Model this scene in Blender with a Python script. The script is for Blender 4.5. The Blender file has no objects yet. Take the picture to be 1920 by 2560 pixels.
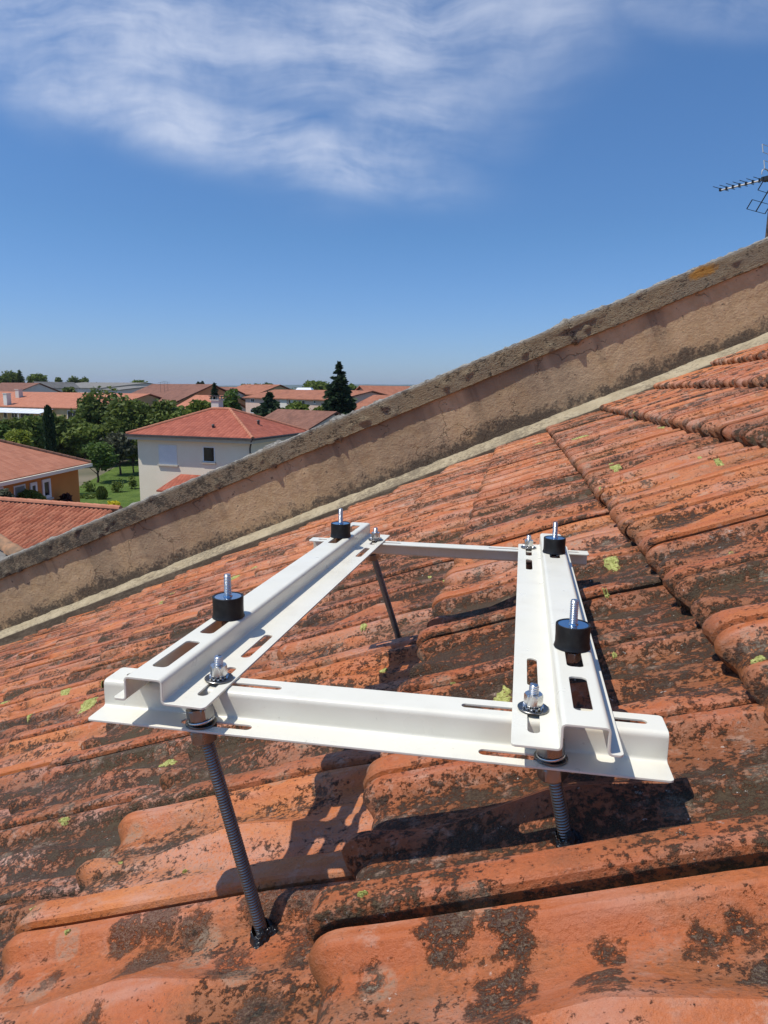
import bpy, bmesh, math, random
import numpy as np
from mathutils import Vector, Matrix, noise as mnoise
R = math.radians
random.seed(7); rng = np.random.default_rng(7)
C = bpy.context.scene.collection

# ------------------------------------------------------------------ camera
F, PW, PH = 1740.0, 1920.0, 2560.0
PITCH, ROLL = math.atan(305.0 / F), R(0.6)
fw = np.array([0, math.cos(PITCH), -math.sin(PITCH)]); rt0 = np.array([1., 0, 0]); up0 = np.cross(rt0, fw)
rt = rt0 * math.cos(ROLL) + up0 * math.sin(ROLL); up = -rt0 * math.sin(ROLL) + up0 * math.cos(ROLL)
cam = bpy.data.cameras.new('camera'); co = bpy.data.objects.new('camera', cam); C.objects.link(co)
m = Matrix.Identity(4)
for i in range(3):
    m[i][0], m[i][1], m[i][2] = rt[i], up[i], -fw[i]
co.matrix_world = m
cam.sensor_fit = 'VERTICAL'; cam.sensor_height = 36.0; cam.lens = 36.0 * F / PH
cam.clip_start = 0.02; cam.clip_end = 30000
bpy.context.scene.camera = co

def ray(x, y):
    return rt * ((x - 960) / F) - up * ((y - 1280) / F) + fw
def at(x, y, Y):                       # point on the view ray of a photo pixel, Y metres north of the viewer
    r = ray(x, y); return Vector(r * (Y / r[1]))
def atz(x, y, z):
    r = ray(x, y); return Vector(r * (z / r[2]))

# ------------------------------------------------------------------ light
SUN = Vector((-0.44, -0.145, 0.887)).normalized()
S_EL = math.asin(SUN.z); S_AZ = math.atan2(SUN.x, SUN.y)
sl = bpy.data.lights.new('sun', 'SUN'); sl.energy = 4.0; sl.angle = R(0.53); sl.color = (1.0, 0.95, 0.87)
so = bpy.data.objects.new('sun', sl); C.objects.link(so); so.rotation_euler = SUN.to_track_quat('Z', 'Y').to_euler()
sc = bpy.context.scene
sc.view_settings.view_transform = 'Standard'; sc.view_settings.look = 'None'
sc.view_settings.exposure = 0.08; sc.view_settings.gamma = 1.0; sc.view_settings.use_curve_mapping = False

# ------------------------------------------------------------------ node helper
class G:
    def __init__(s, nt): s.t = nt
    def n(s, ty, ins=None, **kw):
        nd = s.t.nodes.new(ty)
        for k, v in kw.items(): setattr(nd, k, v)
        for k, v in (ins or {}).items():
            if isinstance(v, bpy.types.NodeSocket): s.t.links.new(v, nd.inputs[k])
            else: nd.inputs[k].default_value = v
        return nd
    def math(s, op, a, b=0.0, c=None, clamp=False):
        i = {0: a, 1: b}
        if c is not None: i[2] = c
        nd = s.n('ShaderNodeMath', i, operation=op); nd.use_clamp = clamp; return nd.outputs[0]
    def mix(s, f, a, b, blend='MIX'):
        nd = s.n('ShaderNodeMix', None, data_type='RGBA', blend_type=blend)
        for k, v in ((0, f), (6, a), (7, b)):
            if isinstance(v, bpy.types.NodeSocket): s.t.links.new(v, nd.inputs[k])
            else: nd.inputs[k].default_value = (v if k == 0 else (*v, 1.0)[:4])
        return nd.outputs[2]
    def noise(s, vec, scale, detail=3.0, rough=0.55, dist=0.0):
        return s.n('ShaderNodeTexNoise', {'Vector': vec, 'Scale': scale, 'Detail': detail, 'Roughness': rough, 'Distortion': dist}).outputs[0]
    def mapv(s, vec, sc=(1, 1, 1), loc=(0, 0, 0), rot=(0, 0, 0)):
        return s.n('ShaderNodeMapping', {'Vector': vec, 'Location': loc, 'Rotation': rot, 'Scale': sc}).outputs[0]
    def step(s, v, lo, hi, a=0.0, b=1.0, smooth=True):
        nd = s.n('ShaderNodeMapRange', {0: v, 1: lo, 2: hi, 3: a, 4: b})
        nd.interpolation_type = 'SMOOTHSTEP' if smooth else 'LINEAR'; return nd.outputs[0]
    def attr(s, name): return s.n('ShaderNodeAttribute', attribute_name=name).outputs['Fac']
    def obj(s): return s.n('ShaderNodeTexCoord').outputs['Object']
    def bump(s, h, dist, strength=1.0, nrm=None):
        i = {'Height': h, 'Distance': dist, 'Strength': strength}
        if nrm is not None: i['Normal'] = nrm
        return s.n('ShaderNodeBump', i).outputs[0]

def new_mat(name):
    mt = bpy.data.materials.new(name); mt.use_nodes = True
    nt = mt.node_tree; g = G(nt); b = nt.nodes['Principled BSDF']
    return mt, g, b
def put(g, b, **kw):
    nm = {'color': 'Base Color', 'rough': 'Roughness', 'metal': 'Metallic', 'normal': 'Normal', 'spec': 'Specular IOR Level'}
    for k, v in kw.items():
        s = b.inputs[nm[k]]
        if isinstance(v, bpy.types.NodeSocket): g.t.links.new(v, s)
        else: s.default_value = (*v, 1.0)[:4] if k == 'color' else v

# ------------------------------------------------------------------ world: sky with high thin cloud
w = bpy.data.worlds.new('World'); sc.world = w; w.use_nodes = True
g = G(w.node_tree); bg = w.node_tree.nodes['Background']
sky = g.n('ShaderNodeTexSky'); sky.sky_type = 'NISHITA'; sky.sun_disc = False
sky.sun_elevation = S_EL; sky.sun_rotation = S_AZ; sky.altitude = 250; sky.air_density = 1.0; sky.dust_density = 0.6; sky.ozone_density = 3.0
gen = g.n('ShaderNodeTexCoord').outputs['Generated']
sx = g.n('ShaderNodeSeparateXYZ', {0: gen}); dx, dy, dz = sx.outputs
dys = g.math('MAXIMUM', dy, 0.05)
X = g.math('DIVIDE', dx, dys); Z = g.math('DIVIDE', dz, dys)
cv = g.n('ShaderNodeCombineXYZ', {0: X, 1: Z, 2: 0.0}).outputs[0]
warp = g.noise(cv, 3.0, 3, 0.5)
def blob(x, z, rx, rz, ang):
    v = g.mapv(cv, (1 / rx, 1 / rz, 1), (0, 0, 0), (0, 0, 0)) if False else None
    ca, sa = math.cos(ang), math.sin(ang)
    u0 = g.math('SUBTRACT', X, x); v0 = g.math('SUBTRACT', Z, z)
    uu = g.math('ADD', g.math('MULTIPLY', u0, ca / rx), g.math('MULTIPLY', v0, sa / rx))
    vv = g.math('ADD', g.math('MULTIPLY', u0, -sa / rz), g.math('MULTIPLY', v0, ca / rz))
    q = g.math('ADD', g.math('MULTIPLY', uu, uu), g.math('MULTIPLY', vv, vv))
    return g.math('POWER', 2.718, g.math('MULTIPLY', q, -1.0))
def sky_xz(px, py):
    r = ray(px, py); return r[0] / r[1], r[2] / r[1]
msk = None
for px, py, rx, rz, ang, k in [(330, 265, 0.26, 0.052, -0.28, 1.0), (760, 372, 0.22, 0.048, -0.2, 1.0), (1010, 305, 0.17, 0.080, 0.42, 0.75),
                               (600, 260, 0.28, 0.075, -0.1, 0.45), (300, 60, 0.34, 0.09, -0.15, 0.95), (900, 80, 0.32, 0.10, 0.1, 0.9),
                               (1300, 90, 0.20, 0.10, 0.5, 0.62), (1750, 10, 0.24, 0.05, -0.05, 0.5), (60, 230, 0.10, 0.05, -0.5, 0.5),
                               (1250, 330, 0.10, 0.06, 0.5, 0.30)]:
    x0, z0 = sky_xz(px, py); b_ = g.math('MULTIPLY', blob(x0, z0, rx, rz, ang), k)
    msk = b_ if msk is None else g.math('MAXIMUM', msk, b_)
wv = g.n('ShaderNodeVectorMath', {0: cv, 1: g.n('ShaderNodeCombineXYZ', {0: g.math('MULTIPLY', warp, 0.10), 1: g.math('MULTIPLY', warp, 0.16), 2: 0.0}).outputs[0]}, operation='ADD').outputs[0]
st1 = g.noise(g.mapv(wv, (2.2, 11, 1), rot=(0, 0, R(14))), 1.6, 6, 0.58)
st2 = g.noise(g.mapv(wv, (5, 26, 1), rot=(0, 0, R(20))), 1.8, 5, 0.6)
soft = g.noise(wv, 5.5, 5, 0.6)
tex = g.math('ADD', g.math('ADD', g.math('MULTIPLY', st1, 0.40), g.math('MULTIPLY', st2, 0.16)), g.math('MULTIPLY', soft, 0.48))
cl = g.math('MULTIPLY', g.step(msk, 0.06, 0.95), g.step(tex, 0.30, 0.78), clamp=True)
cl = g.math('MULTIPLY', cl, 0.92)
skyc = g.n('ShaderNodeMix', {0: 1.0}, data_type='RGBA', blend_type='MULTIPLY')
tint = g.mix(g.step(dz, 0.0, 0.20, smooth=False), (0.71, 0.89, 1.36), (0.62, 0.92, 1.24)); tint = g.mix(g.step(dz, 0.22, 0.62, smooth=False), tint, (0.84, 1.20, 1.50))
g.t.links.new(sky.outputs[0], skyc.inputs[6]); g.t.links.new(tint, skyc.inputs[7])
cloudc = (7.9, 8.5, 10.0)
final = g.mix(cl, skyc.outputs[2], cloudc)
g.t.links.new(final, bg.inputs[0]); bg.inputs[1].default_value = 0.090

# ------------------------------------------------------------------ mesh helpers
class MB:
    def __init__(s): s.v = []; s.f = []; s.mi = []; s.cur = 0
    def add(s, vs, fs):
        o = len(s.v); s.v += [tuple(v) for v in vs]; s.f += [[i + o for i in f] for f in fs]; s.mi += [s.cur] * len(fs)
    def box(s, lo, hi, M=None):
        x0, y0, z0 = lo; x1, y1, z1 = hi
        vs = [Vector(p) for p in ((x0,y0,z0),(x1,y0,z0),(x1,y1,z0),(x0,y1,z0),(x0,y0,z1),(x1,y0,z1),(x1,y1,z1),(x0,y1,z1))]
        if M is not None: vs = [M @ v for v in vs]
        s.add(vs, [(0,3,2,1),(4,5,6,7),(0,1,5,4),(1,2,6,5),(2,3,7,6),(3,0,4,7)])
    def tube(s, a, b, r0, r1=None, n=8):
        a = Vector(a); b = Vector(b); r1 = r0 if r1 is None else r1
        d = (b - a).normalized(); q = d.to_track_quat('Z', 'Y').to_matrix()
        vs = []
        for p, r in ((a, r0), (b, r1)):
            for k in range(n):
                t = 2 * math.pi * k / n; vs.append(p + q @ Vector((r * math.cos(t), r * math.sin(t), 0)))
        fs = [(k, (k + 1) % n, n + (k + 1) % n, n + k) for k in range(n)] + [tuple(range(n - 1, -1, -1)), tuple(range(n, 2 * n))]
        s.add(vs, fs)
    def lathe(s, prof, M=None, n=24, close=True):
        vs = []
        for r, z in prof:
            for k in range(n):
                t = 2 * math.pi * k / n; v = Vector((r * math.cos(t), r * math.sin(t), z)); vs.append(M @ v if M is not None else v)
        fs = []
        for i in range(len(prof) - 1):
            for k in range(n):
                fs.append((i*n + k, i*n + (k+1) % n, (i+1)*n + (k+1) % n, (i+1)*n + k))
        if close:
            fs.append(tuple(range(n - 1, -1, -1))); fs.append(tuple(range((len(prof)-1)*n, len(prof)*n)))
        s.add(vs, fs)
    def prism(s, poly, d):               # planar polygon (3-d points) extruded by vector d
        n = len(poly); d = Vector(d); vs = [Vector(p) for p in poly] + [Vector(p) + d for p in poly]
        s.add(vs, [tuple(range(n - 1, -1, -1)), tuple(range(n, 2*n))] + [(k, (k+1) % n, n + (k+1) % n, n + k) for k in range(n)])
    def build(s, name, mat, parent=None, smooth=None, mats=None):
        me = bpy.data.meshes.new(name); me.from_pydata(s.v, [], s.f); me.validate()
        for mm in (mats or [mat]): me.materials.append(mm)
        if mats: me.polygons.foreach_set('material_index', s.mi)
        bm = bmesh.new(); bm.from_mesh(me); bmesh.ops.recalc_face_normals(bm, faces=bm.faces); bm.to_mesh(me); bm.free()
        if smooth is not None:
            me.polygons.foreach_set('use_smooth', [True] * len(me.polygons)); me.set_sharp_from_angle(angle=R(smooth))
        o = bpy.data.objects.new(name, me); C.objects.link(o)
        if parent is not None: o.parent = parent
        return o
def np_mesh(name, V, Fq, mat, parent=None, attrs=None, smooth=None, uv=None):
    me = bpy.data.meshes.new(name); V = np.asarray(V, np.float32); Fq = np.asarray(Fq, np.int32)
    me.vertices.add(len(V)); me.vertices.foreach_set('co', V.ravel())
    k = Fq.shape[1]; me.loops.add(Fq.size); me.loops.foreach_set('vertex_index', Fq.ravel())
    me.polygons.add(len(Fq)); me.polygons.foreach_set('loop_start', np.arange(0, Fq.size, k, dtype=np.int32))
    me.update(calc_edges=True); me.validate()
    for an, av in (attrs or {}).items():
        at_ = me.attributes.new(an, 'FLOAT', 'POINT'); at_.data.foreach_set('value', np.asarray(av, np.float32))
    me.materials.append(mat)
    if smooth is not None:
        me.polygons.foreach_set('use_smooth', [True] * len(me.polygons)); me.set_sharp_from_angle(angle=R(smooth))
    o = bpy.data.objects.new(name, me); C.objects.link(o)
    if parent is not None: o.parent = parent
    return o
def tag(o, label=None, cat=None, group=None, kind=None):
    for k, v in (('label', label), ('category', cat), ('group', group), ('kind', kind)):
        if v: o[k] = v
    return o
def empty(name, label, cat, loc=(0, 0, 0), group=None):
    o = bpy.data.objects.new(name, None); C.objects.link(o); o.location = loc; o.empty_display_size = 0.1
    return tag(o, label, cat, group)

# ------------------------------------------------------------------ frame of the roof (real metres = K x working units)
K = 0.75
AZ, SLOPE = R(10.6), R(23.6)
E1 = np.array([math.cos(AZ), -math.sin(AZ), 0]); E2 = np.array([math.sin(AZ), math.cos(AZ), 0]); EZ = np.array([0, 0, 1.])
U = E1 * math.cos(SLOPE) + EZ * math.sin(SLOPE); N = np.cross(U, E2)
D0 = -0.462
def mat4(x, y, z, o):
    M = Matrix.Identity(4)
    for i in range(3): M[i][0], M[i][1], M[i][2], M[i][3] = x[i], y[i], z[i], o[i]
    return M
ROOFM = mat4(U, E2, N, N * D0 * K)
def on_roof(px, py, d=-0.435):         # (a, b) roof coordinates, working units
    r = ray(px, py); p = r * (d / (r @ N)); return p @ U, p @ E2

# ------------------------------------------------------------------ MATERIALS of the roof
def mat_tile():
    mt, g, b = new_mat('weathered_terracotta')
    p = g.obj(); rnd = g.attr('rnd'); prof = g.attr('prof'); edge = g.attr('edge'); clean = g.attr('clean'); side = g.attr('side')
    off = g.n('ShaderNodeVectorMath', {0: p, 1: g.n('ShaderNodeCombineXYZ', {0: 0.0, 1: 0.0, 2: g.math('MULTIPLY', rnd, 3.0)}).outputs[0]}, operation='ADD').outputs[0]
    ps = g.mapv(off, (0.55, 1.0, 1.0))
    big = g.noise(g.mapv(p, (0.6, 1, 1)), 3.2, 4, 0.6)
    mid = g.noise(ps, 16.0, 5, 0.62, 0.4)
    strk = g.noise(g.mapv(off, (0.22, 1.0, 1.0)), 34.0, 4, 0.6, 0.3)
    fine = g.noise(g.mapv(off, (0.85, 1, 1)), 260.0, 5, 0.72)
    gran = g.noise(p, 420.0, 2, 0.6)
    # fired clay
    c = g.mix(g.step(mid, 0.3, 0.72), (0.45, 0.118, 0.026), (0.58, 0.195, 0.052))
    worn = g.step(g.noise(g.mapv(p, (0.5, 1, 1), (9, 2, 4)), 4.2, 4, 0.6), 0.52, 0.70, 0.0, 0.55); c = g.mix(worn, c, (0.40, 0.165, 0.085))
    c = g.mix(g.step(rnd, 0.1, 0.95, 0.0, 0.65), c, (0.38, 0.090, 0.026))
    c = g.mix(g.step(fine, 0.42, 0.75, 0.0, 0.35), c, (0.27, 0.060, 0.020))
    # ochre bloom in places
    c = g.mix(g.math('MULTIPLY', g.step(big, 0.5, 0.72), g.step(strk, 0.45, 0.7, 0.0, 0.6)), c, (0.47, 0.24, 0.10))
    # chalk on worn edges; lower-left tiles get chalk plus a painted waxy sheen
    ch = g.math('MULTIPLY', g.step(strk, 0.46, 0.68), g.math('ADD', g.math('MULTIPLY', edge, 0.26), g.math('MULTIPLY', g.attr('sheen_bloom'), 0.62)))
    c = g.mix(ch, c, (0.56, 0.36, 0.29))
    chk = g.math('MULTIPLY', g.step(g.noise(g.mapv(off, (0.5, 1, 1), (2, 7, 1)), 6.5, 5, 0.62), 0.48, 0.70, 0.0, 0.62), g.step(fine, 0.32, 0.58)); c = g.mix(chk, c, (0.50, 0.30, 0.22))
    # brown-olive film
    dens = g.math('ADD', g.math('MULTIPLY', big, 0.75), g.math('MULTIPLY', mid, 0.62))
    dens = g.math('ADD', dens, g.math('ADD', g.math('MULTIPLY', rnd, 0.26), 0.045)); dens = g.math('SUBTRACT', dens, g.math('MULTIPLY', prof, 0.22))
    dens = g.math('SUBTRACT', dens, g.math('MULTIPLY', clean, 0.16))
    film = g.math('MULTIPLY', g.step(g.math('ADD', dens, g.math('MULTIPLY', fine, 0.35)), 0.77, 1.06), 0.62)
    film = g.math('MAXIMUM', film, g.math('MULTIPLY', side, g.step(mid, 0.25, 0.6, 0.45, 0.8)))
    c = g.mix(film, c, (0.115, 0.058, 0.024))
    # black crustose growth: granular, thresholded
    colony = g.noise(g.mapv(off, (0.6, 1, 1)), 7.5, 4, 0.58, 0.6)
    dk = g.math('SUBTRACT', g.math('ADD', g.math('MULTIPLY', dens, 0.62), g.math('MULTIPLY', colony, 0.50)), g.math('MULTIPLY', clean, 0.13))
    coarse = g.noise(off, 85.0, 4, 0.65)
    dk = g.math('ADD', dk, g.math('ADD', g.math('MULTIPLY', g.math('SUBTRACT', fine, 0.5), 0.80), g.math('MULTIPLY', g.math('SUBTRACT', coarse, 0.5), 0.75)))
    dk = g.math('ADD', dk, g.math('MULTIPLY', g.math('SUBTRACT', strk, 0.5), 0.50))
    crust = g.step(dk, 0.700, 0.860)
    crc = g.mix(g.step(gran, 0.35, 0.7), (0.020, 0.016, 0.013), (0.062, 0.043, 0.025))
    crc = g.mix(g.step(big, 0.45, 0.65, 0.0, 0.5), crc, (0.070, 0.058, 0.020))
    c = g.mix(g.math('MULTIPLY', crust, 0.90), c, crc)
    pin = g.math('MULTIPLY', g.step(g.noise(p, 330.0, 3, 0.7), 0.60, 0.66), g.step(g.noise(p, 24.0, 3, 0.6), 0.42, 0.60)); c = g.mix(g.math('MULTIPLY', pin, 0.75), c, (0.045, 0.028, 0.018))
    dus = g.math('MULTIPLY', g.step(g.noise(g.mapv(p, (0.8, 1, 1), (4, 4, 8)), 70.0, 5, 0.7), 0.52, 0.66), g.step(g.noise(p, 5.0, 4, 0.6), 0.44, 0.62)); c = g.mix(g.math('MULTIPLY', dus, 0.42), c, (0.52, 0.36, 0.27))
    # rosette spots, grey rings
    vor = g.n('ShaderNodeTexVoronoi', {'Vector': g.n('ShaderNodeVectorMath', {0: p, 1: g.n('ShaderNodeVectorMath', {0: g.n('ShaderNodeTexNoise', {'Vector': p, 'Scale': 60.0, 'Detail': 3.0}).outputs[1], 1: (0.024, 0.024, 0.024)}, operation='MULTIPLY').outputs[0]}, operation='ADD').outputs[0], 'Scale': 21.0}, voronoi_dimensions='2D')
    vcol = g.n('ShaderNodeSeparateXYZ', {0: vor.outputs['Color']})
    rad = g.math('ADD', 0.10, g.math('MULTIPLY', vcol.outputs[1], 0.34))
    spot = g.math('MULTIPLY', g.step(vcol.outputs[0], 0.34, 0.38), g.step(g.math('ADD', g.math('SUBTRACT', vor.outputs['Distance'], rad), g.math('ADD', g.math('MULTIPLY', g.math('SUBTRACT', coarse, 0.5), 0.9), g.math('MULTIPLY', g.math('SUBTRACT', fine, 0.5), 0.9))), -0.05, 0.10, 1.0, 0.0))
    spot = g.math('MULTIPLY', g.math('MULTIPLY', spot, g.step(clean, 0.15, 0.5)), g.step(g.math('ADD', fine, g.math('MULTIPLY', mid, 0.4)), 0.56, 0.70))
    c = g.mix(g.math('MULTIPLY', spot, 0.88), c, g.mix(g.step(gran, 0.4, 0.65), (0.030, 0.026, 0.020), (0.115, 0.092, 0.058)))
    vor2 = g.n('ShaderNodeTexVoronoi', {'Vector': g.mapv(p, loc=(5, 3, 1)), 'Scale': 15.0}, voronoi_dimensions='2D')
    v2 = g.n('ShaderNodeSeparateXYZ', {0: vor2.outputs['Color']})
    grey = g.math('MULTIPLY', g.step(v2.outputs[0], 0.66, 0.68), g.step(g.math('ADD', vor2.outputs['Distance'], g.math('MULTIPLY', fine, 0.18)), 0.26, 0.31, 1.0, 0.0))
    c = g.mix(g.math('MULTIPLY', g.math('MULTIPLY', grey, g.step(fine, 0.3, 0.6)), 0.42), c, (0.34, 0.27, 0.19))
    # white flecks among the crust
    wf = g.math('MULTIPLY', g.step(g.noise(p, 95.0, 3, 0.7), 0.66, 0.71), g.step(dens, 0.66, 0.85))
    wf = g.math('MULTIPLY', wf, g.step(gran, 0.46, 0.56)); c = g.mix(g.math('MULTIPLY', wf, 0.9), c, (0.62, 0.57, 0.50))
    h = g.math('ADD', g.math('MULTIPLY', g.math('MULTIPLY', g.math('ADD', crust, spot), gran), 1.0), g.math('ADD', g.math('MULTIPLY', fine, 0.5), g.math('MULTIPLY', mid, 0.9)))
    rgh = g.math('ADD', g.math('MULTIPLY', crust, 0.30), 0.49)
    put(g, b, color=c, rough=rgh, normal=g.bump(h, 0.0030, 1.0), spec=0.42)
    return mt
M_TILE = mat_tile()

# ------------------------------------------------------------------ foreground roof
TW, TL_, TILT = 0.262, 0.482, 0.043
tt = np.array([0,.008,.02,.04,.09,.135,.16,.185,.215,.25,.30,.345,.38,.41,.435,.46,.485,.51,.535,.56,.585,.61,.64,.675,.72,.77,.80,.83,.86,.885,.905,.93,.955,.968,.976,.984,1.0])
PP = dict(x=[0,.008,.02,.04,.125,.15,.215,.25,.38,.64,.77,.83,.885,.905,.955,.968,.976,.984,1.0],
          y=[.022,.029,.032,.033,.033,.031,.013,.007,.005,.005,.005,.008,.024,.0265,.0265,.024,.016,.011,.011])
aa = np.array([0,.004,.010,.019,.031,.046,.063,.082,.12,.16,.21,.26,.31,.36,.41,.46,.51,.56,.61,.66,.71,.77,.84,.92,1.0])
def tile_h(t, ar, sh=0.5):
    base = np.interp(t, PP['x'], PP['y'])
    u_ = np.clip(1 - np.abs(ar - sh) / 0.31, 0, 1); dist = np.abs(t - 0.51)
    lens = np.clip(0.030 * u_ ** 0.8 * (1 - dist / (0.03 + 0.20 * u_)), 0, 1)                       # faceted lozenge in mid-tile
    fade = np.clip(1 - (ar - 0.02) / 0.20, 0, 1) + np.clip((ar - 0.84) / 0.1, 0, 1) * 0.5
    stem = np.clip(0.050 * (1 - dist / 0.070), 0, 0.021) * np.clip(fade, 0.22, 1)                        # rib running to the nose
    ridge = 0.005 + np.maximum(lens, stem)
    out = np.where((t > .25) & (t < .77), np.maximum(base, ridge), base)
    return np.where(out > 0.012, 0.012 + (out - 0.012) * (1 + 0.22 * np.exp(-(ar / 0.11) ** 2)) * (1 - 0.5 * np.clip((ar - 0.74) / 0.2, 0, 1)), out)
def tile_rand(i, j):
    r = random.Random(i * 1013 + j * 7919 + 5); return [r.uniform(-1, 1) for _ in range(8)]
def col0(i): return 0.566 + (0.131 if i % 2 == 0 else 0.0)
A0 = 0.110
I0, I1 = -15, 8
def roof_surface():
    Vs, Fs, at_r, at_p, at_e, at_c, at_s, at_b = [], [], [], [], [], [], [], []
    nb, na = len(tt), len(aa); o = 0
    # rows: full grid + two nose rows under it ; one side skirt column
    for i in range(I0, I1):
        for j in range(-6, 24):
            b0 = col0(i) + TW * j
            if b0 > 6.34: continue
            if b0 < -0.9: continue
            q = tile_rand(i, j)
            a_n = A0 + TL_ * i + 0.006 * q[0]
            T, A = np.meshgrid(tt, aa)
            P = tile_h(T, A, 0.50 + 0.02 * q[5])
            h = P + TILT * (1 - A) + 0.003 * q[1] + 0.004 * q[2] * (T - 0.5) + 0.002 * q[6] * (1 - A)
            k = np.clip(1 - A / 0.085, 0, 1); h = h - 0.026 * (1 - np.sqrt(np.clip(1 - k * k, 0, 1)))
            rel = np.clip(P / 0.036, 0, 1) ** 1.3
            a = a_n + A * (TL_ + 0.055) + (0.016 * (1 - rel) + 0.002 * np.sin(T * 40 + i)) * np.clip(1 - A / 0.20, 0, 1)
            bb = b0 + T * TW + 0.003 * q[3] + 0.004 * q[4] * (A - 0.5)
            top = np.stack([a, bb, h], -1)
            lo1 = top[0].copy(); lo1[:, 2] -= 0.018; lo1[:, 0] += 0.005
            lo2 = top[0].copy(); lo2[:, 2] = np.minimum(lo2[:, 2] - 0.026, np.maximum(lo2[:, 2] - 0.050, 0.002)); lo2[:, 0] += 0.020
            lo3 = lo2.copy(); lo3[:, 0] += 0.03; lo3[:, 2] += 0.004
            grid = np.concatenate([lo3[None], lo2[None], lo1[None], top], 0)
            sk = grid[:, 0].copy(); sk[:, 2] -= 0.014; sk[:, 1] += 0.003
            sk2 = grid[:, 0].copy(); sk2[:, 2] -= 0.030; sk2[:, 1] += 0.012
            grid = np.concatenate([sk2[:, None], sk[:, None], grid], 1)
            R_, Cc = grid.shape[:2]
            idx = np.arange(R_ * Cc).reshape(R_, Cc) + o
            f = np.stack([idx[:-1, :-1], idx[1:, :-1], idx[1:, 1:], idx[:-1, 1:]], -1).reshape(-1, 4)[:, ::-1]
            Vs.append(grid.reshape(-1, 3)); Fs.append(f); o += R_ * Cc
            pr = np.zeros((R_, Cc)); pr[3:, 2:] = np.clip(P / 0.034, 0, 1); pr[:3, 2:] = pr[3, 2:]
            ed = np.zeros((R_, Cc)); e = np.zeros_like(P)
            for c_, w_ in ((.03, .02), (.135, .02), (.905, .03), (.955, .012)): e += np.exp(-((T - c_) / w_) ** 2)
            lens = np.clip(1 - np.abs(A - .5) / .30, 0, 1); e += (P > .024) * (np.abs(T - .51) < .2) * 0.8 + np.exp(-((np.abs(T - .51) - .045 - .15 * lens) / .03) ** 2) * (lens > 0)
            e += np.exp(-(A / .05) ** 2); ed[3:, 2:] = np.clip(e, 0, 1)
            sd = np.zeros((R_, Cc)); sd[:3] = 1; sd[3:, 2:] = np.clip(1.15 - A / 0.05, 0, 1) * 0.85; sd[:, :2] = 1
            rn = 0.5 + 0.5 * q[7]
            ac, bc = a_n + .2, b0 + .13
            cl = np.clip((0.75 - bc) / 0.25, 0, 1) * np.clip((ac + 1.15) / 0.9, 0, 1) + 0.5 * np.clip((ac - .5) / 1.0, 0, 1) + 0.3 * np.clip((bc - 2.5) / 1.5, 0, 1)
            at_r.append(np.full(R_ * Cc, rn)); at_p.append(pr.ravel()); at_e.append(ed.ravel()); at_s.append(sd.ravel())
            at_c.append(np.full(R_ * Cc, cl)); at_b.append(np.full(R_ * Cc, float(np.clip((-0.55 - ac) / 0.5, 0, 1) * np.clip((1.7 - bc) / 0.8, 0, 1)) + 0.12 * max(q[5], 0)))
    V = np.concatenate(Vs) * K
    return V, np.concatenate(Fs), dict(rnd=np.concatenate(at_r), prof=np.concatenate(at_p), edge=np.concatenate(at_e), clean=np.concatenate(at_c), side=np.concatenate(at_s), sheen_bloom=np.concatenate(at_b))
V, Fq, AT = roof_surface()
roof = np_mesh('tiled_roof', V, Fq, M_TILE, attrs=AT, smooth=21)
roof.matrix_world = ROOFM
tag(roof, 'old orange terracotta tiled roof slope, blackened by lichen, under the white metal frame', 'roof')
def roof_h(a, b):                       # height of the tile surface above the roof datum, working units
    i = math.floor((a - A0) / TL_); j = math.floor((b - col0(i)) / TW); q = tile_rand(i, j)
    ar = np.array((a - A0 - TL_ * i) / (TL_ + 0.055)); t = np.array((b - col0(i)) / TW - j)
    h = float(tile_h(t, ar, 0.5)) + TILT * (1 - float(ar)) + 0.003 * q[1] + 0.004 * q[2] * (float(t) - 0.5) + 0.002 * q[6] * (1 - float(ar))
    k = max(0, 1 - float(ar) / 0.085); return h - 0.026 * (1 - math.sqrt(max(0, 1 - k * k)))

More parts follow.
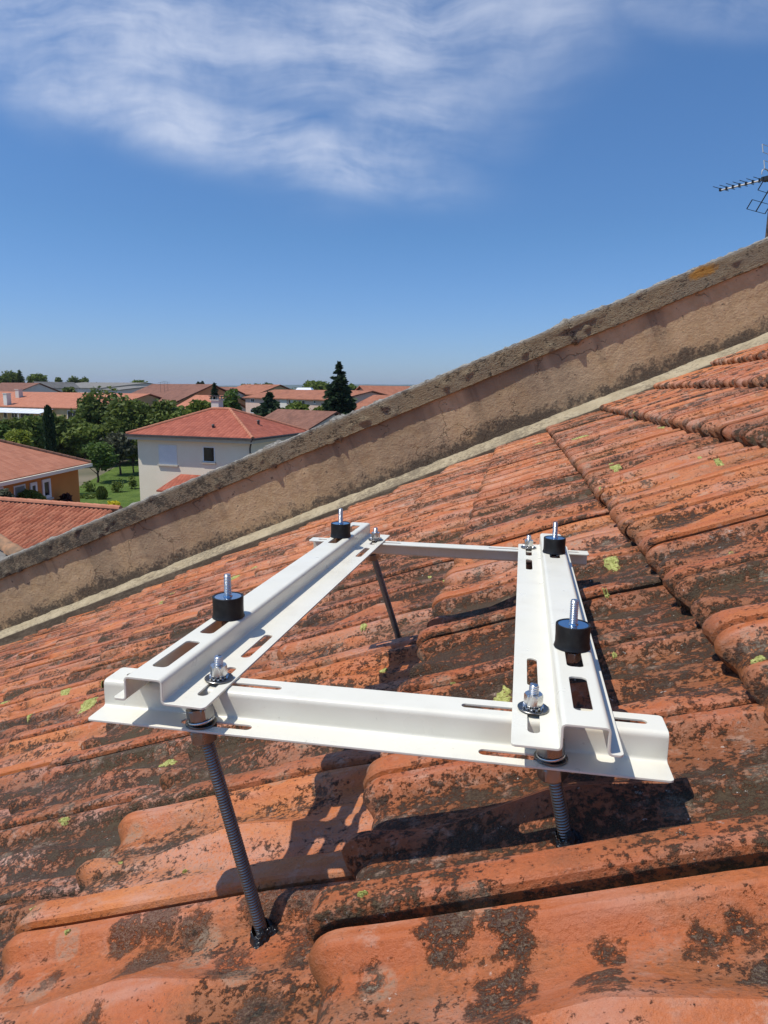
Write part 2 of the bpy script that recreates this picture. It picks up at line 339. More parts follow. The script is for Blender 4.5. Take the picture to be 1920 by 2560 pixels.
# yellow-green lichen patches on the tiles
mt, g, b = new_mat('yellow_lichen'); p = g.obj()
c = g.mix(g.step(g.noise(p, 220, 3, 0.7), 0.35, 0.65), (0.26, 0.27, 0.06), (0.50, 0.50, 0.17))
c = g.mix(g.step(g.noise(p, 60, 3, 0.6), 0.55, 0.75, 0, 0.6), c, (0.22, 0.20, 0.05))
c = g.mix(g.step(g.math('ADD', g.noise(p, 130, 4, 0.75), g.math('MULTIPLY', g.attr('rim'), 0.14)), 0.63, 0.72), c, (0.13, 0.058, 0.025))
put(g, b, color=c, rough=0.9, normal=g.bump(g.noise(p, 260, 3, 0.7), 0.003)); M_LICH = mt
PATCH = [(1240,1707,30,18),(1529,1402,19,16),(1272,1345,22,6),(1287,1465,10,16),(1526,1510,7,9),(1552,1221,16,8),(1750,1147,7,4),(1797,1154,10,8),(1657,1078,10,3),
    (1590,1055,6,5),(1540,1177,17,4),(1455,1103,34,6),(1350,1117,11,4),(1283,1160,10,5),(1882,1610,20,8),(1830,1388,9,6),(404,1872,20,8),(170,1744,12,7),(28,1777,7,6),
    (76,1794,5,3),(70,1833,9,6),(74,1843,5,4),(72,1893,9,5),(222,1772,20,14),(253,1715,6,16),(174,2079,14,5),(87,2270,26,8),(152,2284,6,4),(179,2351,7,4),(304,2162,7,4),(463,2180,6,4),
    (916,2257,14,6),(630,1428,30,8),(590,1450,14,5),(425,1540,5,5),(404,1511,5,5),(206,1567,8,5),(437,1492,6,4),(502,1482,8,3),(908,1564,8,4),(1119,1467,6,5),(1075,1446,5,4),
    (1009,1471,14,3),(959,1678,11,5),(1123,1437,7,3),(1132,1707,6,4),(980,1307,9,3),(954,1262,12,4),(1081,1245,11,4),(1500,1221,4,4),(1160,1355,4,3),(1545,1660,5,3)]
for k, (px, py, rx, ry) in enumerate(PATCH):
    r_ = random.Random(k)
    a0, b0 = on_roof(px, py, -0.43)
    for _ in range(3):
        h0 = roof_h(a0, b0); a0, b0 = on_roof(px, py, D0 + h0)
    aL, _ = on_roof(px - rx, py + rx * 0.3, D0 + h0); aR, _ = on_roof(px + rx, py - rx * 0.3, D0 + h0)
    _, bL = on_roof(px, py + ry, D0 + h0); _, bH = on_roof(px, py - ry, D0 + h0)
    ra, rb = max(abs(aR - aL) / 2, .004), max(abs(bH - bL) / 2, .004)
    ra = min(ra * .85, 0.05); rb = min(rb * .8, 0.032)
    nr, ns = 7, 64; vs = []; ph = [r_.uniform(0, 6.28) for _ in range(5)]
    for ir in range(nr + 1):
        for s_ in range(ns):
            th = 2 * math.pi * s_ / ns
            wob = 1 + .16 * math.sin(2*th + ph[0]) + .13 * math.sin(3*th + ph[1]) + .10 * math.sin(5*th + ph[2]) + .08 * math.sin(9*th + ph[3]) + .06 * math.sin(17*th + ph[4]) + r_.uniform(-.07, .07)
            rr = ir / nr * wob
            a, b_ = a0 + ra * rr * math.cos(th), b0 + rb * rr * math.sin(th)
            z = roof_h(a, b_) + (0.0020 + 0.0010 * r_.random() if ir < nr else -0.001)
            vs.append((a * K, b_ * K, z * K))
    fs = [(ir*ns + s_, ir*ns + (s_+1) % ns, (ir+1)*ns + (s_+1) % ns, (ir+1)*ns + s_) for ir in range(nr) for s_ in range(ns)]
    np_mesh('lichen_patch', vs, fs, M_LICH, roof, dict(rim=[(i_ // ns) / nr for i_ in range(len(vs))]), smooth=60)


# ------------------------------------------------------------------ MATERIALS of the frame
def mat_white():
    mt, g, b = new_mat('white_powder_coat'); p = g.obj()
    c = g.mix(g.step(g.noise(p, 14, 3), 0.35, 0.7), (0.765, 0.735, 0.625), (0.73, 0.70, 0.585))
    sp = g.step(g.noise(p, 170, 2, 0.7), 0.70, 0.74); dst = g.math('MULTIPLY', g.step(g.noise(p, 22, 5, 0.7), 0.5, 0.75), 0.22); c = g.mix(dst, c, (0.56, 0.49, 0.39)); c = g.mix(g.math('MULTIPLY', sp, 0.35), c, (0.45, 0.40, 0.32))
    put(g, b, color=c, rough=g.step(g.noise(p, 30, 3), 0.3, 0.7, 0.27, 0.38), normal=g.bump(g.noise(p, 900, 2), 0.00008, 0.6), spec=0.5)
    return mt
def mat_metal(name, col, rough, var=0.5):
    mt, g, b = new_mat(name); p = g.obj()
    c = g.mix(g.step(g.noise(p, 60, 4, 0.6), 0.3, 0.75, 0, var), col, tuple(x * 0.55 for x in col))
    put(g, b, color=c, rough=g.step(g.noise(p, 140, 3), 0.3, 0.7, rough * 0.8, rough * 1.3), metal=1.0); return mt
M_WHITE = mat_white()
M_STEEL = mat_metal('dark_threaded_steel', (0.25, 0.245, 0.235), 0.33)
M_NUT = mat_metal('dull_steel_nut', (0.34, 0.335, 0.33), 0.34)
M_ZINC = mat_metal('bright_zinc', (0.72, 0.72, 0.71), 0.26, 0.25)
M_PLATE = mat_metal('blue_zinc_plate', (0.50, 0.60, 0.70), 0.16, 0.2)
mt, g, b = new_mat('black_rubber'); p = g.obj()
put(g, b, color=g.mix(g.step(g.noise(p, 120, 3), 0.4, 0.75), (0.010, 0.010, 0.011), (0.022, 0.021, 0.020)), rough=0.42, spec=0.35, normal=g.bump(g.noise(p, 300, 3), 0.0002)); M_RUB = mt
mt, g, b = new_mat('bitumen_sealant'); p = g.obj()
put(g, b, color=(0.008, 0.008, 0.009), rough=0.30, spec=0.5, normal=g.bump(g.noise(p, 190, 3, 0.6), 0.003)); M_SEAL = mt

# ------------------------------------------------------------------ the mounting frame (one bolted thing)
FC = (-0.14, 1.06, -0.36)
FM = mat4(E1, E2, EZ, (E1 * FC[0] + E2 * FC[1] + EZ * FC[2]) * K)
frame = empty('mounting_frame', 'white slotted steel mounting frame standing on threaded rods above the tiles', 'mounting frame')
frame.matrix_world = FM
def PF(x, y, z): return Vector(((x - FC[0]) * K, (y - FC[1]) * K, (z - FC[2]) * K))
def sheet(points, rad, th, n=5):
    """closed cross-section of a folded sheet; points = outer polyline (2-d) with folds of radius rad"""
    pts = [np.array(p, float) for p in points]; path = [pts[0]]
    for i in range(1, len(pts) - 1):
        p, a, c = pts[i], pts[i-1] - pts[i], pts[i+1] - pts[i]; a /= np.linalg.norm(a); c /= np.linalg.norm(c)
        s, e = p + a * rad, p + c * rad
        for k in range(n + 1):
            t = k / n; path.append((1-t)**2 * s + 2*t*(1-t) * p + t*t * e)
    path.append(pts[-1])
    L, Rr = [], []
    for i, p in enumerate(path):
        d = path[min(i+1, len(path)-1)] - path[max(i-1, 0)]; d /= np.linalg.norm(d); nn = np.array([-d[1], d[0]])
        L.append(p + nn * th / 2); Rr.append(p - nn * th / 2)
    return L + Rr[::-1]
def rail(name, section, axis, length, slots, M):
    """extrude section along axis, round the corners of the free ends, cut slots"""
    n = len(section); bm = bmesh.new(); rings = []
    for s in (0.0, length):
        rings.append([bm.verts.new((q[0], s, q[1])) for q in section])
    h = n // 2
    for k in range(n):
        bm.faces.new((rings[0][k], rings[0][(k+1) % n], rings[1][(k+1) % n], rings[1][k]))
    for r_ in rings:
        for k in range(h - 1):
            bm.faces.new((r_[k], r_[k+1], r_[n-2-k], r_[n-1-k]))
    bmesh.ops.recalc_face_normals(bm, faces=bm.faces)
    bm.edges.ensure_lookup_table(); ee = []
    for r_ in rings:
        for a, c in ((r_[0], r_[n-1]), (r_[h-1], r_[h])):
            e = bm.edges.get((a, c));
            if e: ee.append(e)
    bmesh.ops.bevel(bm, geom=ee, offset=0.0032, offset_type='OFFSET', segments=4, profile=0.5, affect='EDGES')
    me = bpy.data.meshes.new(name); bm.to_mesh(me); bm.free()
    o = bpy.data.objects.new(name, me); C.objects.link(o)
    cb = bmesh.new()
    for (cx, s0, s1, wd, zc) in slots:
        r = wd / 2; rc = min(r, 0.0042); pts = []
        for (x_, y_, a0) in ((cx + r - rc, s1 - rc, 0), (cx - r + rc, s1 - rc, 90), (cx - r + rc, s0 + rc, 180), (cx + r - rc, s0 + rc, 270)):
            for k in range(7): t = R(a0 + 15 * k); pts.append((x_ + rc * math.cos(t), y_ + rc * math.sin(t)))
        lo = [cb.verts.new((x_, y_, zc - 0.006)) for x_, y_ in pts]; hi = [cb.verts.new((x_, y_, zc + 0.006)) for x_, y_ in pts]
        kk = len(pts); cb.faces.new(hi); cb.faces.new(lo[::-1])
        for k in range(kk): cb.faces.new((lo[k], lo[(k+1) % kk], hi[(k+1) % kk], hi[k]))
    cm = bpy.data.meshes.new('cut'); cb.to_mesh(cm); cb.free(); cut = bpy.data.objects.new('cut', cm); C.objects.link(cut)
    md = o.modifiers.new('b', 'BOOLEAN'); md.operation = 'DIFFERENCE'; md.solver = 'EXACT'; md.object = cut
    me.polygons.foreach_set('use_smooth', [True] * len(me.polygons)); bv = o.modifiers.new('v', 'BEVEL'); bv.width = 0.00035; bv.segments = 2; bv.limit_method = 'ANGLE'; bv.angle_limit = R(50)
    wn = o.modifiers.new('w', 'WEIGHTED_NORMAL'); wn.mode = 'FACE_AREA'; wn.weight = 100
    dg = bpy.context.evaluated_depsgraph_get(); nm = bpy.data.meshes.new_from_object(o.evaluated_get(dg))
    o.modifiers.clear(); o.data = nm; bpy.data.objects.remove(cut); bpy.data.meshes.remove(me)
    nm.materials.clear(); nm.materials.append(M_WHITE)
    o.parent = frame; o.matrix_local = M
    return o
TH = 0.0026 * K
def k2(l): return [(x * K, z * K) for x, z in l]
# side rails: inner slotted flange, web, raised top, web, narrow lip
h_ = TH / 2
secR = sheet(k2([(0.0, -0.025), (0.0452, -0.025), (0.0452, 0), (0.0868, 0), (0.0868, -0.025), (0.1002, -0.025)]), 0.0044 * K, TH)
secL = sheet(k2([(-0.0152, -0.025), (0.0, -0.025), (0.0, 0), (0.0418, 0), (0.0418, -0.025), (0.0895, -0.025)]), 0.0044 * K, TH)
LR, LL = 0.873, 0.888
def slots_side(cx_fl, cx_top, L):
    out = []
    for s0, s1 in ((0.026, 0.106), (0.136, 0.218)):
        out += [(cx_fl * K, s0 * K, s1 * K, 0.0118 * K, -0.025 * K), (cx_fl * K, (L - s1) * K, (L - s0) * K, 0.0118 * K, -0.025 * K)]
    for s0, s1 in ((0.031, 0.112), (0.139, 0.222)):
        out += [(cx_top * K, s0 * K, s1 * K, 0.0180 * K, 0), (cx_top * K, (L - s1) * K, (L - s0) * K, 0.0180 * K, 0)]
    return out
TR_ = math.atan2(0.008, LR); TLr = math.atan2(0.032, LL)
MR = Matrix.Translation(PF(0.0076, 0.607, -0.2963)) @ Matrix.Rotation(-TR_, 4, 'Z')
ML = Matrix.Translation(PF(-0.3883, 0.620, -0.2963)) @ Matrix.Rotation(-TLr, 4, 'Z')
rail('side_rail', secR, 'y', LR * K, slots_side(0.0212, 0.066, LR), MR)
rail('side_rail', secL, 'y', LL * K, slots_side(0.0722, 0.0209, LL), ML)
# cross rails: Z-section, length along E1.  section x = across (towards the viewer negative), extrude along local y
secF = sheet(k2([(-0.036, -0.0295), (0.0, -0.0295), (0.0, 0), (0.037, 0)]), 0.0050 * K, TH)
def slots_cross(L):
    out = []
    for s0, s1 in ((0.017, 0.092), (0.107, 0.2016)):
        out += [(0.0195 * K, s0 * K, s1 * K, 0.0092 * K, 0), (0.0195 * K, (L - s1) * K, (L - s0) * K, 0.0092 * K, 0)]
    for s0, s1 in ((0.102, 0.181),):
        out += [(-0.0185 * K, s0 * K, s1 * K, 0.0115 * K, -0.0295 * K), (-0.0185 * K, (L - s1) * K, (L - s0) * K, 0.0115 * K, -0.0295 * K)]
    return out
ZC = -0.3245
# local y -> +E1, local x -> +E2 is left-handed; use x -> E2, y -> -E1
MFr = Matrix.Translation(PF(0.158, 0.666, ZC)) @ Matrix.Rotation(R(90), 4, 'Z')
rail('cross_rail', secF, 'x', 0.600 * K, slots_cross(0.600), MFr)
MFb = Matrix.Translation(PF(-0.432, 1.460, ZC)) @ Matrix.Rotation(R(-90), 4, 'Z')
rail('cross_rail', secF, 'x', 0.588 * K, slots_cross(0.588), MFb)
# -- threaded things
def thread(name, a, b_, r, pitch, depth, mat, parent, n=20, per=6, cap=True):
    a = Vector(a); b_ = Vector(b_); L = (b_ - a).length; q = (b_ - a).normalized().to_track_quat('Z', 'Y').to_matrix().to_4x4(); q.translation = a
    ns = int(L / pitch * per) + 1; S = np.linspace(0, L, ns); T = np.arange(n) / n
    ss, t_ = np.meshgrid(S, T, indexing='ij'); ph = (ss / pitch - t_) % 1.0
    rr = r - depth * (np.abs(ph - 0.5) * 2)
    end = np.clip((L - ss) / (pitch * 1.2), 0, 1); rr = rr * (0.80 + 0.20 * end)
    V = np.stack([rr * np.cos(2*np.pi*t_), rr * np.sin(2*np.pi*t_), ss], -1).reshape(-1, 3)
    idx = np.arange(ns * n).reshape(ns, n); nx = np.roll(idx, -1, 1)
    Fq = np.stack([idx[:-1], nx[:-1], nx[1:], idx[1:]], -1).reshape(-1, 4)
    V = np.concatenate([V, [[0, 0, L]]]); ct = len(V) - 1
    tri = np.stack([idx[-1], nx[-1], np.full(n, ct), np.full(n, ct)], -1)
    me = bpy.data.meshes.new(name); me.from_pydata(V.tolist(), [], Fq.tolist() + [[int(x[0]), int(x[1]), int(x[2])] for x in tri]); me.materials.append(mat)
    me.transform(q); me.polygons.foreach_set('use_smooth', [True] * len(me.polygons)); me.set_sharp_from_angle(angle=R(70))
    o = bpy.data.objects.new(name, me); C.objects.link(o); o.parent = parent; return o
def axis_m(p, d):
    q = Vector(d).normalized().to_track_quat('Z', 'Y').to_matrix().to_4x4(); q.translation = Vector(p); return q
def hexnut(name, M, rc, h, mat, parent, rin=0.5, spin=0.3):
    n = 48; vs = []; mb = MB()
    def rad(th): a_ = (th + spin) % (math.pi / 3) - math.pi / 6; return rc * math.cos(math.pi / 6) / math.cos(a_)
    prof = [('in', 0.0), ('ch', 0.0), ('hex', 0.10), ('hex', 0.90), ('ch', 1.0), ('in', 1.0)]
    for kd, z in prof:
        for k in range(n):
            th = 2 * math.pi * k / n; r = rad(th)
            if kd == 'ch': r = min(r, rc * 0.90)
            if kd == 'hex': r = r
            if kd == 'in': r = rc * rin
            vs.append(M @ Vector((r * math.cos(th), r * math.sin(th), z * h)))
    m_ = len(prof); fs = [(i*n + k, i*n + (k+1) % n, ((i+1) % m_)*n + (k+1) % n, ((i+1) % m_)*n + k) for i in range(m_) for k in range(n)]
    mb.add(vs, fs); return mb.build(name, mat, parent, smooth=24)
def washer(name, M, r, h, mat, parent):
    mb = MB(); mb.lathe([(r*0.45, 0), (r*0.97, 0), (r, h*0.25), (r, h*0.75), (r*0.97, h), (r*0.45, h)], M, 40, close=False); return mb.build(name, mat, parent, smooth=35)
# legs
def leg(top, foot):
    t = PF(*top); f = Vector(FM.inverted() @ Vector(foot)); d = (t - f).normalized()
    rod = thread('leg', f - d * 0.012, t + d * 0.0205, 0.0074 * K, 0.0031 * K, 0.0011 * K, M_STEEL, frame)
    dn = (d * 0.65 + Vector((0, 0, 1)) * 0.35).normalized(); zv = Vector((0, 0, 1)); k_ = 1 / K
    hexnut('nut', axis_m(t - dn * (0.0205 * K), dn), 0.0152 * K, 0.0138 * K, M_NUT, rod, spin=0.5)
    washer('washer', axis_m(t - zv * (0.0062 * K), zv), 0.0165 * K, 0.0018 * K, M_NUT, rod)
    washer('washer', axis_m(t - zv * (0.0012 * K), zv), 0.0165 * K, 0.0018 * K, M_STEEL, rod)
    washer('lock_washer', axis_m(t + zv * (0.0014 * K), dn), 0.0142 * K, 0.0026 * K, M_ZINC, rod)
    hexnut('nut', axis_m(t + zv * (0.0048 * K), dn), 0.0150 * K, 0.0125 * K, M_NUT, rod, spin=0.2)
    # sealant collar
    rr = random.Random(int(top[0] * 1e4)); mb = MB(); n, lay = 26, 7; vs = []
    nr = Vector(N); nr = FM.to_3x3().inverted() @ nr
    M_ = axis_m(f - nr * 0.002, nr)
    ph = [rr.uniform(0, 6.28) for _ in range(4)]
    for l in range(lay):
        s_ = l / (lay - 1)
        for k in range(n):
            th = 2 * math.pi * k / n
            ro = (0.0172 - 0.0080 * s_ ** 0.7) * K * (0.62 if top[1] > 1 else 1) * (1 + .10 * math.sin(2*th + ph[0]) + .14 * math.sin(3*th + ph[1]) + .10 * math.sin(7*th + ph[2]) + rr.uniform(-.05, .05))
            z_ = (0.013 * math.sin(s_ * 1.55)) * K * (1 + .25 * math.sin(3*th + ph[3]) + rr.uniform(-.08, .08))
            vs.append(M_ @ Vector((ro * math.cos(th), ro * math.sin(th), z_)))
    fs = [(l*n + k, l*n + (k+1) % n, (l+1)*n + (k+1) % n, (l+1)*n + k) for l in range(lay - 1) for k in range(n)]
    mb.add(vs, fs); mb.build('sealant_collar', M_SEAL, rod, smooth=60)
def foot_at(px, py):
    a, b_ = on_roof(px, py, -0.45)
    for _ in range(4): a, b_ = on_roof(px, py, D0 + roof_h(a, b_))
    return ROOFM @ Vector((a * K, b_ * K, roof_h(a, b_) * K))
legs = [((-0.317, 0.646, -0.351), foot_at(658, 2338)), ((0.047, 0.648, -0.351), foot_at(1413, 2097)), ((-0.3035, 1.478, -0.351), foot_at(998, 1600))]
for t_, f_ in legs: leg(t_, f_)
d3 = FM.inverted() @ legs[2][1] - PF(*legs[2][0])
t4 = PF(0.037, 1.478, -0.351); dd = (FM.to_3x3() @ d3).normalized(); p4 = FM @ t4
# fourth leg meets the roof further up the slope
s4 = 0.0
for _ in range(200):
    q4 = p4 + dd * s4; lq = ROOFM.inverted() @ q4
    if lq.z / K < roof_h(lq.x / K, lq.y / K): break
    s4 += 0.002
leg((0.037, 1.478, -0.351), q4)
# rubber mounts on the raised tops
for (x, y) in ((0.0754, 0.806), (-0.3600, 0.823), (0.0795, 1.302), (-0.3412, 1.347)):
    p = PF(x, y, -0.2948); mb = MB(); z = 0.0285 * K; r = 0.0202 * K
    prof = [(0, 0), (r*1.02, 0), (r*1.05, z*0.03), (r*1.03, z*0.07), (r*0.985, z*0.2), (r*0.98, z*0.55), (r*0.995, z*0.93), (r*0.985, z*0.985), (r*0.95, z), (r*0.86, z*0.985), (r*0.85, z*0.95), (0, z*0.95)]
    mb.lathe(prof, Matrix.Translation(p), 48, close=False); mo = mb.build('rubber_mount', M_RUB, frame, smooth=40)
    mb = MB(); mb.lathe([(0, z*0.951), (r*0.845, z*0.951), (r*0.845, z*0.972), (r*0.30, z*0.972), (r*0.27, z*1.03), (0, z*1.03)], Matrix.Translation(p), 40, close=False)
    mb.build('top_plate', M_PLATE, mo, smooth=40)
    thread('stud', p + Vector((0, 0, z)), p + Vector((0, 0, z + 0.0290 * K)), 0.0050 * K, 0.0021 * K, 0.0009 * K, M_ZINC, mo)
    thread('stud', p + Vector((0, 0, -0.002 * K)), p + Vector((0, 0, -0.020 * K)), 0.0048 * K, 0.0021 * K, 0.0009 * K, M_STEEL, mo)
    hexnut('nut', axis_m(p + Vector((0, 0, -0.0165 * K)), (0, 0, 1)), 0.0105 * K, 0.011 * K, M_NUT, mo, spin=0.1)
# clamping bolts through flange and cross rail
for k, (x, y) in enumerate(((0.0292, 0.684), (-0.3140, 0.687), (0.0360, 1.442), (-0.2880, 1.444))):
    p = PF(x, y, -0.3197)
    sp_ = (0.15, 0.9, 0.4, 0.7)[k]
    bo = thread('bolt', p + Vector((0, 0, -0.016 * K)), p + Vector((0, 0, 0.0268 * K)), 0.0052 * K, 0.0020 * K, 0.0008 * K, M_ZINC, frame)
    washer('washer', axis_m(p + Vector((0, 0, 0.0004)), (0.02, 0.01, 1)), 0.0158 * K, 0.0016 * K, M_STEEL, bo)
    mb = MB(); n = 48; vs = []
    for rr_, z0, amp in ((0.0062, 0.0018, 0), (0.0106, 0.0022, 0.0014), (0.0106, 0.0036, 0.0014), (0.0062, 0.0044, 0)):
        for q_ in range(n):
            th = 2*math.pi*q_/n; zz = z0 + amp * (1 if q_ % 4 < 2 else -1); vs.append(p + Vector((rr_*math.cos(th), rr_*math.sin(th), zz)) * K)
    mb.add(vs, [(i*n + q_, i*n + (q_+1) % n, (i+1)*n + (q_+1) % n, (i+1)*n + q_) for i in range(3) for q_ in range(n)]); mb.build('lock_washer', M_ZINC, bo, smooth=20)
    hexnut('nut', axis_m(p + Vector((0, 0, 0.0052 * K)), (0, 0, 1)), 0.0098 * K, 0.0115 * K, M_ZINC, bo, spin=sp_)
    hexnut('nut', axis_m(p + Vector((0, 0, -0.0150 * K)), (0, 0, 1)), 0.0098 * K, 0.0100 * K, M_NUT, bo, spin=sp_)

# ------------------------------------------------------------------ parapet wall beside the roof
WM = mat4(U, E2, N, (U * -2.0 + E2 * 6.7 + N * -0.5) * K)
parapet = empty('parapet_wall', 'sloping rendered parapet wall with a rough concrete coping along the roof edge', 'wall'); parapet.matrix_world = WM
def PW_(a, b_, d): return ((a + 2.0) * K, (b_ - 6.7) * K, (d + 0.5) * K)
def dsl(a): return -0.013 * a
WA0, WA1 = -9.0, 4.6
def sweep(name, loop, mat, closed, step, amp, seed, fn=None, attrs=None):
    """sweep a (b, d) outline along the slope with rough stone displacement"""
    aS = np.arange(WA0, WA1 + 1e-6, step); n = len(loop); Vs = []; at_top = []
    nrm = []
    for k in range(n):
        p, q = loop[(k-1) % n], loop[(k+1) % n]
        if not closed: p, q = loop[max(k-1, 0)], loop[min(k+1, n-1)]
        t = np.array([q[0]-p[0], q[1]-p[1]]); t /= np.linalg.norm(t) + 1e-9; nrm.append((t[1], -t[0]))
    for a in aS:
        for k, (b_, d) in enumerate(loop):
            v = Vector((a * 9, b_ * 9, d * 9))
            n1 = mnoise.noise(v * 0.55 + Vector((seed, 0, 0))); n2 = mnoise.noise(v * 2.2 + Vector((0, seed, 0))); n3 = mnoise.noise(v * 5.0)
            e = amp * (0.9 * n1 + 0.55 * n2 + 0.35 * n3)
            if fn: e += fn(a, b_, d, v)
            Vs.append(PW_(a, b_ + nrm[k][0] * e, d + dsl(a) + nrm[k][1] * e))
    m_ = len(aS); idx = np.arange(m_ * n).reshape(m_, n)
    if closed:
        nx = np.roll(idx, -1, 1); Fq = np.stack([idx[:-1], idx[1:], nx[1:], nx[:-1]], -1).reshape(-1, 4)
    else:
        Fq = np.stack([idx[:-1, :-1], idx[1:, :-1], idx[1:, 1:], idx[:-1, 1:]], -1).reshape(-1, 4)
    o = np_mesh(name, Vs, Fq, mat, parapet, attrs=None, smooth=50)
    return o
def lerp(p, q, n): return [(p[0] + (q[0]-p[0]) * i / n, p[1] + (q[1]-p[1]) * i / n) for i in range(n)]
def mat_coping():
    mt, g, b = new_mat('rough_weathered_concrete'); p = g.obj()
    ge = g.n('ShaderNodeSeparateXYZ', {0: p}); zz = ge.outputs[2]; yy = ge.outputs[1]; xx = ge.outputs[0]
    big = g.noise(p, 3.0, 4, 0.6); mid = g.noise(p, 14, 5, 0.65); fine = g.noise(g.mapv(p, (0.6, 1, 1.6)), 70, 4, 0.7); gr = g.noise(p, 190, 3, 0.7)
    c = g.mix(g.step(mid, 0.3, 0.7), (0.30, 0.225, 0.135), (0.44, 0.345, 0.215))
    c = g.mix(g.step(gr, 0.35, 0.7, 0.0, 0.55), c, (0.17, 0.125, 0.080))
    c = g.mix(g.step(big, 0.45, 0.7, 0, 0.45), c, (0.25, 0.225, 0.175))
    # growth lower down the slope is greyer and denser
    low = g.step(xx, 0.6, -2.2)
    dk = g.math('ADD', g.math('ADD', g.math('MULTIPLY', mid, 0.6), g.math('MULTIPLY', fine, 0.55)), g.math('MULTIPLY', low, 0.10))
    c = g.mix(g.math('MULTIPLY', g.step(dk, 0.585, 0.70), 0.88), c, (0.045, 0.036, 0.027))
    c = g.mix(g.math('MULTIPLY', low, 0.25), c, (0.20, 0.185, 0.155))
    # bleached upper face
    topm = g.n('ShaderNodeNewGeometry').outputs['Normal']
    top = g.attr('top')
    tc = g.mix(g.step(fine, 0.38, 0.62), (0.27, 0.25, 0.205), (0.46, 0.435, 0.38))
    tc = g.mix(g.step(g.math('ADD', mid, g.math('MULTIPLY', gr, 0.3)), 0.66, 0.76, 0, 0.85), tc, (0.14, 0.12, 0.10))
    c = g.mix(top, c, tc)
    # ochre lichen stain near the high end
    ox = g.math('SUBTRACT', xx, 2.83); oy = g.math('SUBTRACT', zz, 0.622)
    od = g.math('ADD', g.math('MULTIPLY', g.math('MULTIPLY', ox, ox), 55), g.math('MULTIPLY', g.math('MULTIPLY', oy, oy), 330))
    om = g.math('MULTIPLY', g.step(g.math('ADD', od, g.math('MULTIPLY', mid, 1.6)), 0.9, 1.4, 1, 0), g.step(yy, 0.05, -0.02))
    c = g.mix(g.math('MULTIPLY', om, 0.85), c, (0.50, 0.24, 0.04))
    put(g, b, color=c, rough=0.92, spec=0.2, normal=g.bump(g.math('ADD', g.math('MULTIPLY', fine, 1.0), g.math('MULTIPLY', gr, 0.5)), 0.016))
    return mt
def mat_render():
    mt, g, b = new_mat('ochre_wall_render'); p = g.obj()
    s = g.n('ShaderNodeSeparateXYZ', {0: p}); xx, zz = s.outputs[0], s.outputs[2]
    hgt = g.math('ADD', zz, g.math('MULTIPLY', g.math('ADD', xx, -1.5), 0.013))           # height over the roof
    big = g.noise(g.mapv(p, (0.7, 1, 0.55)), 2.6, 4, 0.6); mid = g.noise(p, 13, 5, 0.65); fine = g.noise(p, 60, 4, 0.7); gr = g.noise(p, 210, 3, 0.6)
    c = g.mix(g.step(mid, 0.3, 0.7), (0.49, 0.335, 0.180), (0.57, 0.410, 0.240))
    c = g.mix(g.step(big, 0.42, 0.66, 0, 0.6), c, (0.42, 0.315, 0.205))
    # soot washed down from the coping in broad runs
    run = g.noise(g.mapv(p, (1.0, 1, 0.12)), 2.3, 3, 0.5)
    up_ = g.step(hgt, 0.30, 0.62)
    c = g.mix(g.math('MULTIPLY', g.math('MULTIPLY', g.step(run, 0.46, 0.58), g.math('ADD', g.math('MULTIPLY', up_, 0.70), 0.30)), 0.66), c, (0.105, 0.085, 0.065))
    drip = g.noise(g.mapv(p, (9.0, 1, 0.5)), 1.2, 4, 0.6); dm = g.math('MULTIPLY', g.step(drip, 0.54, 0.66), g.step(g.math('ADD', hgt, g.math('MULTIPLY', mid, 0.3)), 0.25, 0.62)); c = g.mix(g.math('MULTIPLY', dm, 0.28), c, (0.075, 0.06, 0.048))
    # black growth rising from the fillet
    dn = g.math('ADD', g.math('ADD', g.step(hgt, 0.46, 0.10, 0.0, 0.54), g.math('MULTIPLY', mid, 0.50)), g.math('ADD', g.math('MULTIPLY', fine, 0.40), g.math('MULTIPLY', g.noise(p, 1.3, 4, 0.6), 0.46)))
    c = g.mix(g.math('MULTIPLY', g.step(dn, 1.03, 1.22), 0.88), c, g.mix(g.step(gr, 0.35, 0.7), (0.045, 0.038, 0.032), (0.13, 0.105, 0.075)))
    spk = g.math('MULTIPLY', g.step(g.noise(p, 38, 2, 0.5), 0.66, 0.70), g.step(mid, 0.45, 0.6)); c = g.mix(g.math('MULTIPLY', spk, 0.7), c, (0.07, 0.055, 0.04))
    # hairline cracks
    vr = g.n('ShaderNodeTexVoronoi', {'Vector': g.n('ShaderNodeVectorMath', {0: p, 1: g.n('ShaderNodeVectorMath', {0: g.n('ShaderNodeTexNoise', {'Vector': p, 'Scale': 9.0, 'Detail': 3.0}).outputs[1], 1: (0.25, 0.25, 0.25)}, operation='MULTIPLY').outputs[0]}, operation='ADD').outputs[0], 'Scale': 2.0}, feature='DISTANCE_TO_EDGE')
    crk = g.math('MULTIPLY', g.step(vr.outputs['Distance'], 0.003, 0.009, 1, 0), g.step(g.noise(p, 1.7, 2), 0.50, 0.58)); c = g.mix(g.math('MULTIPLY', crk, 0.45), c, (0.10, 0.07, 0.045))
    put(g, b, color=c, rough=0.93, spec=0.2, normal=g.bump(g.math('ADD', g.math('ADD', mid, g.math('MULTIPLY', fine, 0.5)), g.math('MULTIPLY', crk, -0.6)), 0.008))
    return mt
